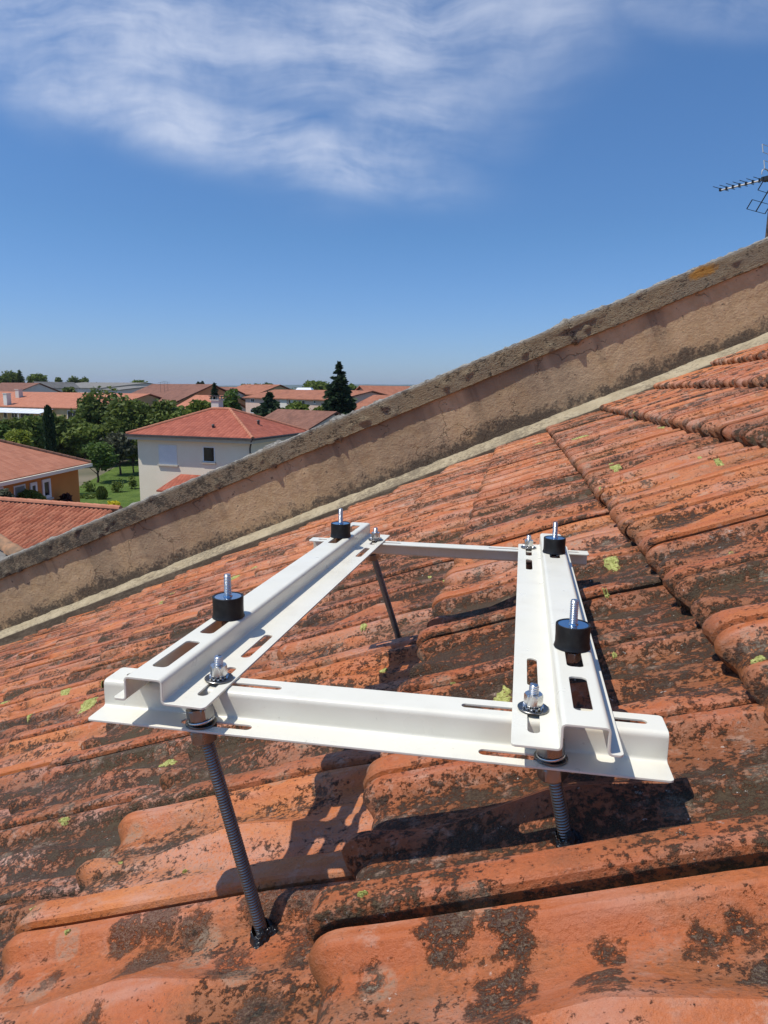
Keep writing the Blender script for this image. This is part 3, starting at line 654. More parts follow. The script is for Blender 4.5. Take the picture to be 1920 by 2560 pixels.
def mat_mortar():
    mt, g, b = new_mat('pale_mortar'); p = g.obj()
    
    mid = g.noise(p, 11, 5, 0.65); fine = g.noise(g.mapv(p, (0.7, 1, 1)), 55, 4, 0.7); big = g.noise(p, 2.4, 3, 0.6)
    c = g.mix(g.step(mid, 0.3, 0.7), (0.34, 0.278, 0.178), (0.44, 0.368, 0.245))
    c = g.mix(g.step(g.math('ADD', g.math('MULTIPLY', fine, 0.6), g.math('MULTIPLY', big, 0.55)), 0.56, 0.72, 0, 0.75), c, (0.17, 0.14, 0.10))
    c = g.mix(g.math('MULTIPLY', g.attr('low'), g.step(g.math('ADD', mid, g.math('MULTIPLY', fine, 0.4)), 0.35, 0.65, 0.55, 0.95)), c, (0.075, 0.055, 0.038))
    c = g.mix(g.step(g.math('ADD', g.math('MULTIPLY', g.noise(g.mapv(p, (0.5, 1, 1)), 6.0, 4, 0.6), 0.7), g.math('MULTIPLY', fine, 0.4)), 0.54, 0.68, 0, 0.6), c, (0.17, 0.135, 0.092))
    put(g, b, color=c, rough=0.9, spec=0.2, normal=g.bump(g.math('ADD', mid, fine), 0.006)); return mt
CRK = [(one, w_) for one, w_ in ((-2.46, 0.022), (-1.72, 0.014), (0.62, 0.03))]
def cop_fn(a, b_, d, v):
    e = 0.0
    for c_, w_ in CRK:
        wob = 0.02 * mnoise.noise(Vector((d * 12, b_ * 8, c_)))
        e -= 0.030 * math.exp(-((a - c_ + wob) / w_) ** 2)
    pit = mnoise.noise(v * 1.35 + Vector((3, 9, 4)))
    if pit > 0.33: e -= 0.045 * (pit - 0.33)
    if 0.40 < a < 0.95 and d > 0.33 and b_ < 6.75: e -= 0.016 * (1 + mnoise.noise(v * 0.8)) * math.exp(-((a - 0.68) / 0.2) ** 2)
    return e
front = lerp((6.55, 0.215), (6.55, 0.395), 13); top_ = lerp((6.557, 0.402), (7.10, 0.440), 18); back = lerp((7.10, 0.43), (7.10, 0.22), 4); bot = lerp((7.09, 0.205), (6.56, 0.205), 8)
loop = front + top_ + back + bot
cp = sweep('coping', loop, mat_coping(), True, 0.022, 0.0046, 3.0, cop_fn)
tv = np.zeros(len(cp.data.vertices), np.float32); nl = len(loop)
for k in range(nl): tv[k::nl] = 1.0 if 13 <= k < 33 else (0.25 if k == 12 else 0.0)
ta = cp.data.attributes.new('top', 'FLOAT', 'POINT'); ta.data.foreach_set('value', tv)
M_REND = mat_render()
wl = sweep('wall_face', lerp((6.582, -0.62), (6.582, 0.235), 20) + [(6.582, 0.235)], M_REND, False, 0.05, 0.005, 8.0)
mb = MB(); mb.box(PW_(WA0, 6.615, -2.2), PW_(WA1, 7.03, 0.14)); mb.build('core', M_REND, parapet)
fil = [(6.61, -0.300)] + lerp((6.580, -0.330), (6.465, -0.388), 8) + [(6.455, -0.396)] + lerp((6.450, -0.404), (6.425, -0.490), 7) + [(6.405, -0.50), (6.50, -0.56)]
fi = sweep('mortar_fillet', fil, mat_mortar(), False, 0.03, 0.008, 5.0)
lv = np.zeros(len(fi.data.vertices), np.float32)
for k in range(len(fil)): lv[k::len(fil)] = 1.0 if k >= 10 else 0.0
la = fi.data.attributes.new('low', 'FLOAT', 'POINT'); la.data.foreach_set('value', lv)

# ------------------------------------------------------------------ television antenna on its mast beyond the wall
mt, g, b = new_mat('weathered_aluminium'); p = g.obj(); put(g, b, color=g.mix(g.step(g.noise(p, 25, 3), .35, .7), (0.50, 0.49, 0.47), (0.62, 0.61, 0.59)), rough=0.5, metal=0.3); M_ALU = mt
mt, g, b = new_mat('black_plastic'); put(g, b, color=(0.016, 0.016, 0.018), rough=0.5); M_BLK = mt
mt, g, b = new_mat('dark_rusty_tube'); p = g.obj(); put(g, b, color=g.mix(g.step(g.noise(p, 30, 4), 0.4, 0.7), (0.05, 0.040, 0.034), (0.15, 0.085, 0.05)), rough=0.7); M_RUST = mt
ant0 = at(1921, 470, 6.5)
ant = empty('tv_antenna', 'grey television antenna with toothed boom on a dark mast above the parapet', 'antenna', (ant0.x + 0.02, ant0.y, ant0.z - 1.6))
def PA(v): return Vector(v) - ant.location
BD = Vector((-0.55, 0.835, 0)); ED = Vector((0.835, 0.55, 0)); tip = at(1801, 476, 6.5)
tail = tip - BD * 0.62
mb = MB(); mb.tube(PA((ant0.x + 0.03, ant0.y, ant0.z - 1.6)), PA((ant0.x + 0.03, ant0.y, ant0.z + 0.55)), 0.014, n=12); mb.build('mast', M_RUST, ant, smooth=40)
mb = MB(); mb.tube(PA(tip - BD * -0.01), PA(tail), 0.0075, n=8); mb.build('boom', M_ALU, ant, smooth=40)
for k in range(7):
    q = tip - BD * (0.004 + 0.058 * k); mb = MB(); hl = 0.118 - 0.002 * k
    mb.tube(PA(q - ED * hl + Vector((0, 0, .012))), PA(q + ED * hl + Vector((0, 0, .012))), 0.0026, n=6)
    el = mb.build('director', M_BLK, ant)
    mb = MB(); mm_ = mat4(ED, BD, (0, 0, 1), PA(q)); mb.box((-0.022, -0.0045, -0.009), (0.006, 0.0045, 0.016), mm_); mb.build('clip', M_BLK, el)
q = tip - BD * 0.42; mb = MB(); mb.box((-0.032, -0.045, -0.014), (0.032, 0.045, 0.018), mat4(ED, BD, (0, 0, 1), PA(q))); mb.build('junction_box', M_BLK, ant)
mb = MB(); pr = None
for k in range(13):
    t = math.pi * k / 12; pt = q + BD * 0.03 + ED * (0.055 * math.cos(t)) + Vector((0, 0, 0.03 + 0.05 * math.sin(t) ** 0.6))
    if pr is not None: mb.tube(PA(pr), PA(pt), 0.0045, n=6)
    pr = pt
mb.build('dipole_loop', M_ALU, ant)
for sgn in (1, -1):
    base = tip - BD * 0.44; far = base - BD * (0.10 * sgn if sgn < 0 else -0.02) + Vector((0, 0, 0.24 * sgn))
    base = base - BD * 0.02 + Vector((0, 0, 0.045 * sgn)); pts = [base + (far - base) * (k / 3) for k in range(4)]
    mb = MB()
    for p_ in pts: mb.tube(PA(p_ - ED * 0.14), PA(p_ + ED * 0.14), 0.0024, n=6)
    for s_ in (-0.14, 0.14): mb.tube(PA(pts[0] + ED * s_), PA(pts[1] + ED * s_), 0.0042, n=6); mb.tube(PA(pts[2] + ED * s_), PA(pts[3] + ED * s_), 0.0042, n=6)
    mb.tube(PA(pts[0]), PA(pts[3]), 0.005, n=6); mb.build('reflector', M_ALU if sgn > 0 else M_BLK, ant)

# ------------------------------------------------------------------ GROUND, HILLS
GZ = -9.0
def mat_simple(name, c1, c2, scale, rough=0.9, bump=0.0, det=4, spec=0.3):
    mt, g, b = new_mat(name); p = g.obj(); n_ = g.noise(p, scale, det, 0.6)
    put(g, b, color=g.mix(g.step(n_, 0.32, 0.7), c1, c2), rough=rough, spec=spec)
    if bump: put(g, b, normal=g.bump(n_, bump))
    return mt
def mat_grass():
    mt, g, b = new_mat('mown_grass'); p = g.obj()
    a = g.noise(p, 0.15, 4, 0.6); m_ = g.noise(g.mapv(p, (1, 0.5, 1)), 1.4, 5, 0.7); f = g.noise(p, 9.0, 3, 0.7)
    c = g.mix(g.step(m_, 0.3, 0.7), (0.070, 0.122, 0.016), (0.155, 0.220, 0.040))
    c = g.mix(g.step(f, 0.4, 0.75, 0, 0.5), c, (0.030, 0.075, 0.012)); c = g.mix(g.step(a, 0.5, 0.7, 0, 0.5), c, (0.15, 0.20, 0.05))
    put(g, b, color=c, rough=0.9, spec=0.2, normal=g.bump(g.math('ADD', m_, f), 0.15)); return mt
mb = MB(); mb.add([(-9000, -300, GZ), (9000, -300, GZ), (9000, 9000, GZ), (-9000, 9000, GZ)], [(0, 1, 2, 3)])
tag(mb.build('ground', mat_simple('dry_earth_and_gravel', (0.11, 0.105, 0.06), (0.20, 0.17, 0.115), 0.12, 0.95)), kind='structure')
mb = MB(); mb.add([(-26, 52, GZ + .004), (-10.5, 52, GZ + .004), (-12, 98, GZ + .004), (-34, 98, GZ + .004)], [(0, 1, 2, 3)]); tag(mb.build('lawn', mat_grass()), kind='structure')
def ridge_mesh(name, x0, x1, Y, depth, hfun, mat, nx=160, ny=10):
    xs = np.linspace(x0, x1, nx); vs = []
    for iy in range(ny + 1):
        s = iy / ny
        for x in xs:
            vs.append((x, Y + depth * (s - 0.5), GZ - 2 + (hfun(x) - GZ + 2) * math.sin(math.pi * s) ** 0.8))
    idx = np.arange((ny + 1) * nx).reshape(ny + 1, nx); Fq = np.stack([idx[:-1, :-1], idx[:-1, 1:], idx[1:, 1:], idx[1:, :-1]], -1).reshape(-1, 4)
    return np_mesh(name, vs, Fq, mat, smooth=60)
M_WOOD = mat_simple('wooded_slope', (0.022, 0.045, 0.016), (0.050, 0.085, 0.030), 0.02, 0.95, 0, 6)
def hf(x): return 12 + 30 * mnoise.noise(Vector((x / 1900, 1.3, 0))) + 8 * mnoise.noise(Vector((x / 400, 4.1, 0))) + 22 * math.exp(-((x + 100) / 1300) ** 2)
tag(ridge_mesh('hills', -5500, 5500, 6300, 2200, hf, M_WOOD), kind='structure')

# ------------------------------------------------------------------ house kit
def mat_rooftile(name, c1, c2, cw, rowh, dark=0.35, bumpd=0.03):
    """small clay tiles in rows; works in a UV map laid out in metres (u along the eave, v up the slope)"""
    mt, g, b = new_mat(name); uv = g.n('ShaderNodeUVMap').outputs[0]; p = g.obj()
    s = g.n('ShaderNodeSeparateXYZ', {0: uv}); u, v = s.outputs[0], s.outputs[1]
    fu = g.math('FRACT', g.math('DIVIDE', u, cw)); fv = g.math('FRACT', g.math('DIVIDE', v, rowh))
    hu = g.math('SINE', g.math('MULTIPLY', fu, math.pi)); h = g.math('ADD', g.math('MULTIPLY', hu, 0.65), g.math('MULTIPLY', g.math('SUBTRACT', 1.0, fv), 0.55))
    cell = g.n('ShaderNodeTexWhiteNoise', {'Vector': g.n('ShaderNodeCombineXYZ', {0: g.math('FLOOR', g.math('DIVIDE', u, cw)), 1: g.math('FLOOR', g.math('DIVIDE', v, rowh)), 2: 0.0}).outputs[0]}).outputs['Value']
    c = g.mix(cell, c1, c2); c = g.mix(g.step(g.noise(p, 0.9, 4, 0.6), 0.45, 0.72, 0, dark), c, tuple(x * 0.45 for x in c1))
    put(g, b, color=c, rough=0.8, spec=0.3, normal=g.bump(h, bumpd)); return mt
def glass_mat():
    mt, g, b = new_mat('window_glass'); put(g, b, color=(0.012, 0.014, 0.016), rough=0.06, spec=0.6); return mt
M_GLASS = glass_mat()
M_FRAMEW = mat_simple('white_joinery', (0.70, 0.70, 0.68), (0.76, 0.76, 0.74), 3, 0.45)
M_SHUT = mat_simple('white_roller_shutter', (0.72, 0.74, 0.76), (0.78, 0.79, 0.80), 2, 0.4)
M_GUT = mat_simple('dark_gutter', (0.055, 0.045, 0.042), (0.09, 0.075, 0.07), 3, 0.5)
M_FASC = mat_simple('beige_fascia', (0.50, 0.45, 0.36), (0.55, 0.50, 0.41), 3, 0.7)
def quad_uv(me_v, uvs, name, mat, parent, thick=0.0):
    pass
def roof_planes(name, planes, mat, parent, th=0.12):
    """planes: list of (polygon points, eave direction). one mesh with UVs in metres, given a thickness below"""
    bm = bmesh.new(); uvl = bm.loops.layers.uv.new('UVMap')
    for poly, ed in planes:
        pts = [Vector(p) for p in poly]; ed = Vector(ed).normalized(); nrm = (pts[1] - pts[0]).cross(pts[2] - pts[0]).normalized()
        if nrm.z < 0: pts = pts[::-1]; nrm = -nrm
        vd = nrm.cross(ed).normalized()
        if vd.z < 0: vd = -vd
        o = pts[0]; f = bm.faces.new([bm.verts.new(p) for p in pts])
        for l in f.loops: l[uvl].uv = ((l.vert.co - o).dot(ed) + 50, (l.vert.co - o).dot(vd) + 50)
        lo = [bm.verts.new(p - Vector((0, 0, th))) for p in pts]
        f2 = bm.faces.new(lo[::-1])
        top = [l.vert for l in f.loops]
        n = len(top)
        for k in range(n):
            ff = bm.faces.new((top[k], lo[k], lo[(k+1) % n], top[(k+1) % n]))
    me = bpy.data.meshes.new(name); bm.to_mesh(me); bm.free(); me.materials.append(mat)
    o = bpy.data.objects.new(name, me); C.objects.link(o)
    if parent: o.parent = parent
    return o
class House:
    """rectangular building: origin = one front corner at eave plan, ux along the front, uy away from it (plan unit vectors)"""
    def __init__(s, name, label, cat, o, ux, uy, L, W, zw, group=None, zg=GZ):
        s.o = Vector(o); s.ux = Vector((ux[0], ux[1], 0)).normalized(); s.uy = Vector((uy[0], uy[1], 0)).normalized(); s.L, s.W, s.zw, s.zg = L, W, zw, zg
        s.root = empty(name, label, cat, (s.o.x, s.o.y, zg), group); s.base = Vector((s.o.x, s.o.y, zg))
    def P(s, u, v, z): return s.o.xy.to_3d() + s.ux * u + s.uy * v + Vector((0, 0, z)) - s.base
    def M(s): return mat4(s.ux, s.uy, (0, 0, 1), Vector((0, 0, -s.zg)))
    def walls(s, mat, inset=0.4, gable=0.0, gdir='u', name='wall'):
        mb = MB(); i = inset; L, W = s.L, s.W
        mb.box((i, i, s.zg), (L - i, W - i, s.zw), s.M())
        if gable:
            if gdir == 'u':
                for u in (i + .01, L - i - .23): mb.prism([s.P(u, i, s.zw), s.P(u, W - i, s.zw), s.P(u, W / 2, s.zw + gable * (1 - 2 * i / W))], s.ux * 0.22)
            else:
                for v in (i + .01, W - i - .23): mb.prism([s.P(i, v, s.zw), s.P(L - i, v, s.zw), s.P(L / 2, v, s.zw + gable * (1 - 2 * i / L))], s.uy * 0.22)
        return mb.build(name, mat, s.root)
    def hip(s, mat, rise, z0, hip_in=None):
        L, W = s.L, s.W
        r = min(L, W) / 2 if hip_in is None else hip_in
        if L >= W: A, B = s.P(r, W/2, z0 + rise), s.P(L - r, W/2, z0 + rise)
        else: A, B = s.P(L/2, r, z0 + rise), s.P(L/2, W - r, z0 + rise)
        c = [s.P(0, 0, z0), s.P(L, 0, z0), s.P(L, W, z0), s.P(0, W, z0)]; pl = []
        if abs(L - W) < 0.05:
            for k in range(4): pl.append(([c[k], c[(k+1) % 4], A], c[(k+1) % 4] - c[k]))
        elif L > W: pl = [([c[0], c[1], B, A], s.ux), ([c[1], c[2], B], s.uy), ([c[2], c[3], A, B], s.ux), ([c[3], c[0], A], s.uy)]
        else: pl = [([c[0], c[1], A], s.ux), ([c[1], c[2], B, A], s.uy), ([c[2], c[3], B], s.ux), ([c[3], c[0], A, B], s.uy)]
        s.hips = [(c[0], A), (c[1], B if L > W else A), (c[2], B), (c[3], A if L > W else B)]; s.ridge = (A, B)
        return roof_planes('roof', pl, mat, s.root)
    def gabled(s, mat, rise, z0, axis='u'):
        L, W = s.L, s.W
        if axis == 'u':
            A, B = s.P(0, W/2, z0 + rise), s.P(L, W/2, z0 + rise)
            pl = [([s.P(0, 0, z0), s.P(L, 0, z0), B, A], s.ux), ([s.P(L, W, z0), s.P(0, W, z0), A, B], s.ux)]
        else:
            A, B = s.P(L/2, 0, z0 + rise), s.P(L/2, W, z0 + rise)
            pl = [([s.P(0, 0, z0), A, B, s.P(0, W, z0)], s.uy), ([s.P(L, 0, z0), s.P(L, W, z0), B, A], s.uy)]
        s.ridge = (A, B); return roof_planes('roof', pl, mat, s.root)
    def caps(s, pairs, mat, parent, r=0.13):
        mb = MB()
        for a, b_ in pairs:
            d = (b_ - a); n = max(2, int(d.length / 0.4))
            for k in range(n):
                p = a + d * (k / n); q = a + d * ((k + 1.08) / n); mb.tube(p, q, r, r * 0.86, 8)
        return mb.build('ridge_cap', mat, parent, smooth=40)
    def hit(s, px, py, face='front', inset=0.4):
        r = Vector(ray(px, py))
        if face == 'front': n = s.uy; q = s.o + s.uy * inset
        elif face == 'right': n = s.ux; q = s.o + s.ux * (s.L - inset)
        else: n = s.ux; q = s.o + s.ux * inset
        k = (q.xy.to_3d()).dot(n) / r.dot(n); w_ = r * k - s.o.xy.to_3d()
        return w_.dot(s.ux), w_.dot(s.uy), (r * k).z
    def window(s, x0, y0, x1, y1, face='front', name='window', shut=None, sill=True, frame_w=0.07, proud=0.0, inset=0.4, framemat=None, pane=None):
        (u0, v0, z1), (u1, v1, z0) = s.hit(x0, y0, face, inset), s.hit(x1, y1, face, inset)
        if face == 'front':
            X0, X1 = sorted((u0, u1)); MM = mat4(s.ux, s.uy, (0, 0, 1), s.P(X0, inset, z0))
        elif face == 'right':
            X0, X1 = sorted((v0, v1)); MM = mat4(s.uy, -s.ux, (0, 0, 1), s.P(s.L - inset, X0, z0))
        else:
            X0, X1 = sorted((v0, v1)); MM = mat4(s.uy, s.ux, (0, 0, 1), s.P(inset, X0, z0))
        W_, H_ = X1 - X0, z1 - z0; f = frame_w; p = -0.03 - proud
        mb = MB()
        for lo, hi in (((0, p, 0), (f, 0.05, H_)), ((W_ - f, p, 0), (W_, 0.05, H_)), ((f, p, H_ - f), (W_ - f, 0.05, H_)), ((f, p, 0), (W_ - f, 0.05, f))): mb.box(lo, hi, MM)
        if shut is None and W_ > 1.25: mb.box((W_/2 - .03, p, f), (W_/2 + .03, 0.04, H_ - f), MM)
        wo = mb.build(name, framemat or M_FRAMEW, s.root)
        mb = MB()
        if shut is None: mb.box((f, -0.012, f), (W_ - f, 0.03, H_ - f), MM); mb.build('pane', pane or M_GLASS, wo)
        else:
            n = max(4, int((H_ - 2*f) / 0.06))
            for k in range(n):
                za, zb = f + (H_ - 2*f) * k / n, f + (H_ - 2*f) * (k + 0.88) / n; mb.box((f, -0.022, za), (W_ - f, 0.03, zb), MM)
            mb.build('shutter', shut, wo)
        if sill: mb = MB(); mb.box((-0.08, -0.13, -0.10), (W_ + 0.08, 0.02, -0.005), MM); mb.build('sill', M_FASC, wo)
        return wo

# ---- white two-storey house
M_TR1 = mat_rooftile('red_concrete_tiles', (0.30, 0.078, 0.045), (0.40, 0.115, 0.068), 0.30, 0.38, 0.2, 0.05)
M_TR2 = mat_rooftile('salmon_clay_tiles', (0.42, 0.155, 0.085), (0.50, 0.20, 0.115), 0.25, 0.36, 0.25, 0.03)
M_TR3 = mat_rooftile('weathered_clay_tiles', (0.31, 0.115, 0.062), (0.41, 0.165, 0.09), 0.22, 0.34, 0.5, 0.03)
M_TR4 = mat_rooftile('brown_clay_tiles', (0.19, 0.085, 0.055), (0.25, 0.115, 0.075), 0.25, 0.36, 0.4, 0.03)
M_TR5 = mat_rooftile('grey_fibre_sheets', (0.20, 0.185, 0.165), (0.25, 0.235, 0.21), 0.18, 1.4, 0.35, 0.03)
M_CAP1 = mat_simple('salmon_ridge_tiles', (0.42, 0.16, 0.09), (0.50, 0.21, 0.125), 2.5, 0.8)
M_CREAM = mat_simple('cream_roughcast', (0.82, 0.72, 0.55), (0.85, 0.755, 0.59), 0.8, 0.92, 0.0)
M_ORANGE = mat_simple('orange_roughcast', (0.54, 0.205, 0.05), (0.60, 0.235, 0.06), 0.6, 0.92)
M_OCHRE = mat_simple('ochre_roughcast', (0.46, 0.34, 0.17), (0.54, 0.41, 0.23), 0.6, 0.92)
M_PINK = mat_simple('pink_roughcast', (0.60, 0.43, 0.34), (0.66, 0.48, 0.39), 0.5, 0.92)
M_PALE = mat_simple('pale_render', (0.62, 0.58, 0.51), (0.68, 0.64, 0.57), 0.5, 0.92)
cl_, cr_ = at(315, 1083, 52.0), at(632, 1097, 48.5)
ze = (cl_.z + cr_.z) / 2
ux = (cr_ - cl_); ux.z = 0; Lf = ux.length; uy = Vector((-ux.y, ux.x, 0))
H = House('house', 'white two-storey house with a red hipped tile roof and white chimney', 'house', (cl_.x, cl_.y, 0), ux, uy, Lf, Lf * 0.86, ze - 0.18)
H.walls(M_CREAM, 0.55)
ap = at(530, 1022, 54.5)
ro = H.hip(M_TR1, ap.z - ze, ze)
H.caps(H.hips + [H.ridge], M_CAP1, ro)
mb = MB(); i = 0.04
for a, b_ in (((0, -0.14), (Lf, 0.0)), ((0, H.W), (Lf, H.W + .14))): mb.box((a[0], a[1], ze - 0.16), (b_[0], b_[1], ze - 0.02), H.M())
for u in (-0.14, Lf): mb.box((u, 0.003, ze - 0.16), (u + .14, H.W - .003, ze - 0.02), H.M())
gut = mb.build('gutter', M_GUT, H.root)
mb = MB(); q = H.P(Lf - 0.10, 0.0, ze - 0.15); mb.tube(q, H.P(Lf - 0.48, 0.42, ze - 0.75), 0.06); mb.tube(H.P(Lf - 0.48, 0.42, ze - 0.72), H.P(Lf - 0.48, 0.42, GZ), 0.06); mb.build('downpipe', M_GUT, H.root, smooth=40)
mb = MB(); mb.box((0.05, 0.05, ze - 0.40), (Lf - 0.05, H.W - 0.05, ze - 0.17), H.M()); mb.build('eaves_board', M_FASC, H.root)
H.window(396, 1111, 444, 1163, shut=M_SHUT, inset=0.55); H.window(507, 1116, 538, 1156, inset=0.55)
ch = at(543, 1012, 55.2); lc = H.M().inverted() @ (ch - H.base); mb = MB(); u0, v0 = lc.x, lc.y
mb.box((u0 - .33, v0 - .33, ap.z - 0.9), (u0 + .33, v0 + .33, ap.z + 0.62), H.M()); mb.box((u0 - .40, v0 - .40, ap.z + .63), (u0 + .40, v0 + .40, ap.z + .70), H.M())
for a in (-.28, .20):
    for c_ in (-.28, .20): mb.box((u0 + a, v0 + c_, ap.z + .71), (u0 + a + .08, v0 + c_ + .08, ap.z + .93), H.M())
chm = mb.build('chimney', M_PALE, ro); mb = MB(); mb.box((u0 - .46, v0 - .46, ap.z + .935), (u0 + .46, v0 + .46, ap.z + 1.0), H.M()); mb.build('cap_slab', M_GUT, chm)
for px, py, Y in ((533, 1067, 51.2), (646, 1056, 53.0)):
    q = at(px, py, Y) - H.base; mb = MB(); mb.tube(q + Vector((0, 0, -.5)), q + Vector((0, 0, .12)), .10, .10); mb.tube(q + Vector((0, 0, .11)), q + Vector((0, 0, .2)), .16, .06); mb.build('roof_vent', M_GUT, ro)
# little porch roof against its front wall
u0, v0, z1 = H.hit(434, 1212, 'front', .55); u1, _, z2 = H.hit(452, 1185, 'front', .55)
roof_planes('porch_roof', [([H.P(u0 - .3, -1.1, z1 - .2), H.P(u0 + 4.6, -1.1, z1 - .2), H.P(u0 + 4.6, .545, z2), H.P(u1, .545, z2)], H.ux), ([H.P(u0 - .3, -1.1, z1 - .2), H.P(u1, .545, z2), H.P(u0 - .3, .545, z1 - .2)], H.uy)], M_TR1, H.root)
mb = MB(); mb.box((u0 + .1, -.9, GZ), (u0 + .35, -.65, z1 - .35), H.M()); mb.build('porch_post', M_CREAM, H.root); mb = MB(); mb.box((u0 + 4.0, -.9, GZ), (u0 + 4.25, -.65, z1 - .35), H.M()); mb.build('porch_post', M_CREAM, H.root)

# ---- orange bungalow on the left
cf = at(226, 1156, 40.0)
H = House('house', 'orange rendered bungalow with salmon hipped roof and white-framed windows', 'house', (cf.x, cf.y, 0), (-0.07, -1), (-1, 0.07), 11.0, 9.0, cf.z - .2)
H.walls(M_ORANGE, 0.5); ro = H.hip(M_TR2, 1.95, cf.z); H.caps(H.hips + [H.ridge], mat_simple('brown_ridge_tiles', (0.22, 0.11, 0.07), (0.30, 0.15, 0.09), 2.5, 0.85), ro, 0.12)
mb = MB(); mb.box((0, -.12, cf.z - .22), (11, 0.0, cf.z - .05), H.M()); mb.box((-.12, 0.003, cf.z - .22), (0, 9, cf.z - .05), H.M()); mb.build('gutter', M_CREAM, H.root)
for w4 in ((73, 1208, 93, 1243), (103, 1200, 127, 1243), (-20, 1222, 8, 1250)): H.window(*w4, inset=0.5, frame_w=0.16, proud=0.03, framemat=M_FRAMEW)
H.window(33, 1216, 66, 1262, name='door', inset=0.5, shut=mat_simple('grey_door', (0.22, 0.21, 0.19), (0.26, 0.25, 0.23), 2, 0.6), sill=False)

# ---- low roof of round tiles just past the wall
def mat_round():
    mt, g, b = new_mat('round_clay_tiles'); p = g.obj(); r_ = g.attr('rnd')
    c = g.mix(r_, (0.30, 0.088, 0.046), (0.45, 0.165, 0.09)); c = g.mix(g.step(g.noise(p, 5, 4, 0.65), 0.5, 0.72, 0, 0.55), c, (0.16, 0.065, 0.04)); c = g.mix(g.step(g.noise(p, 1.1, 3), 0.5, 0.7, 0, 0.3), c, (0.40, 0.2, 0.12))
    put(g, b, color=c, rough=0.85, spec=0.25, normal=g.bump(g.noise(p, 26, 3), 0.02)); return mt
pa, pb = at(-260, 1240, 30.0), at(300, 1273, 26.3); pa.z = pb.z = -4.6
ux = (pb - pa); Lr = ux.length; uxn = ux.normalized(); uyn = Vector((-uxn.y, uxn.x, 0))
H = House('house', 'low house with a roof of worn round clay tiles just beyond the parapet', 'house', (pa.x - uyn.x * 8, pa.y - uyn.y * 8, 0), uxn, uyn, Lr, 16, -7.7)
H.walls(M_PALE, 0.5, gable=2.7, gdir='u')
slope = math.atan2(2.9, 8.0); SL = math.hypot(2.9, 8.0)
def round_roof(side):
    pitch = 0.215; nu = int(Lr / pitch); us = []; hs = []; rid = []
    for r_ in range(nu):
        for f_ in (0.0, 0.14, 0.3, 0.5, 0.7, 0.86):
            us.append((r_ + f_) * pitch); hs.append(0.075 * math.sin(math.pi * f_) ** 0.8); rid.append(r_)
    us.append(nu * pitch); hs.append(0); rid.append(nu - 1)
    us, hs, rid = np.array(us), np.array(hs), np.array(rid); rows = []; hv = []; vid = []; ncr = int(SL / 0.36)
    for c_ in range(ncr):
        for f_, dh in ((0.0, 0.032), (0.03, 0.034), (0.97, 0.004)): rows.append(c_ * 0.36 + f_ * 0.36); hv.append(dh); vid.append(c_)
    Vs, rn = [], []
    rr = random.Random(3); tr = {}
    for v_, dh, vi in zip(rows, hv, vid):
        for u_, h_2, ri in zip(us, hs, rid):
            k_ = (ri, vi)
            if k_ not in tr: tr[k_] = (rr.random(), rr.uniform(-.008, .008))
            y = v_ * math.cos(slope); z = -7.5 + v_ * math.sin(slope) + (h_2 + dh + tr[k_][1]) / math.cos(slope)
            yy_ = y if side > 0 else 16 - y
            Vs.append(H.P(u_, yy_, z)); rn.append(tr[k_][0])
    n = len(us); m_ = len(rows); idx = np.arange(n * m_).reshape(m_, n)
    Fq = np.stack([idx[:-1, :-1], idx[:-1, 1:], idx[1:, 1:], idx[1:, :-1]], -1).reshape(-1, 4)
    return np_mesh('roof_slope', Vs, Fq, M_ROUND, H.root, dict(rnd=rn), smooth=50)
M_ROUND = mat_round()
round_roof(1); round_roof(-1)
H.caps([(H.P(0, 8, -4.58), H.P(Lr, 8, -4.58))], M_ROUND_CAP if 'M_ROUND_CAP' in globals() else M_CAP1, H.root, 0.13)

# ---- nearer sliver of roof at the left: grey mortar hip with half-round tiles
M_OLDCAP = mat_simple('lichen_stained_cap_tiles', (0.20, 0.135, 0.085), (0.45, 0.24, 0.13), 5.0, 0.9, 0.01)
M_GREYM = mat_simple('grey_mortar', (0.15, 0.142, 0.13), (0.26, 0.245, 0.22), 4.0, 0.95, 0.03)
a_, b_ = at(-150, 1262, 12.2), at(72, 1405, 10.4); d_ = (b_ - a_); dn = d_.normalized(); sd_ = Vector((-dn.y, dn.x, 0)).normalized() * 1.0
nb_ = empty('lean_to_roof', 'sliver of grey mortared roof edged with stained half-round tiles at far left', 'roof', (b_.x, b_.y, GZ)); bo_ = Vector(nb_.location)
NT = 6
for k in range(NT):
    p, q = a_ + d_ * (k / NT), a_ + d_ * ((k + 1.12) / NT); mb = MB(); up_v = dn.cross(sd_).normalized(); up_v = up_v if up_v.z > 0 else -up_v
    vs = []
    for (pp, r_, lift) in ((p, .135, 0), (q, .110, .0), (p, .115, -.004), (q, .092, -.004)):
        for s_ in range(11):
            t = math.pi * s_ / 10; vs.append(pp - bo_ + sd_ * (r_ * math.cos(t)) + up_v * (r_ * math.sin(t) + lift - (0.012 if pp is q else 0) * 0))
    fs = []
    for s_ in range(10): fs += [(s_, s_+1, 11+s_+1, 11+s_), (22+s_, 33+s_, 33+s_+1, 22+s_+1), (11+s_, 11+s_+1, 33+s_+1, 33+s_), (s_, 22+s_, 22+s_+1, s_+1)]
    fs += [(0, 11, 33, 22), (10, 32, 43, 21)]; mb.add(vs, fs); mb.build('cap_tile', M_OLDCAP, nb_, smooth=40)
mb = MB()
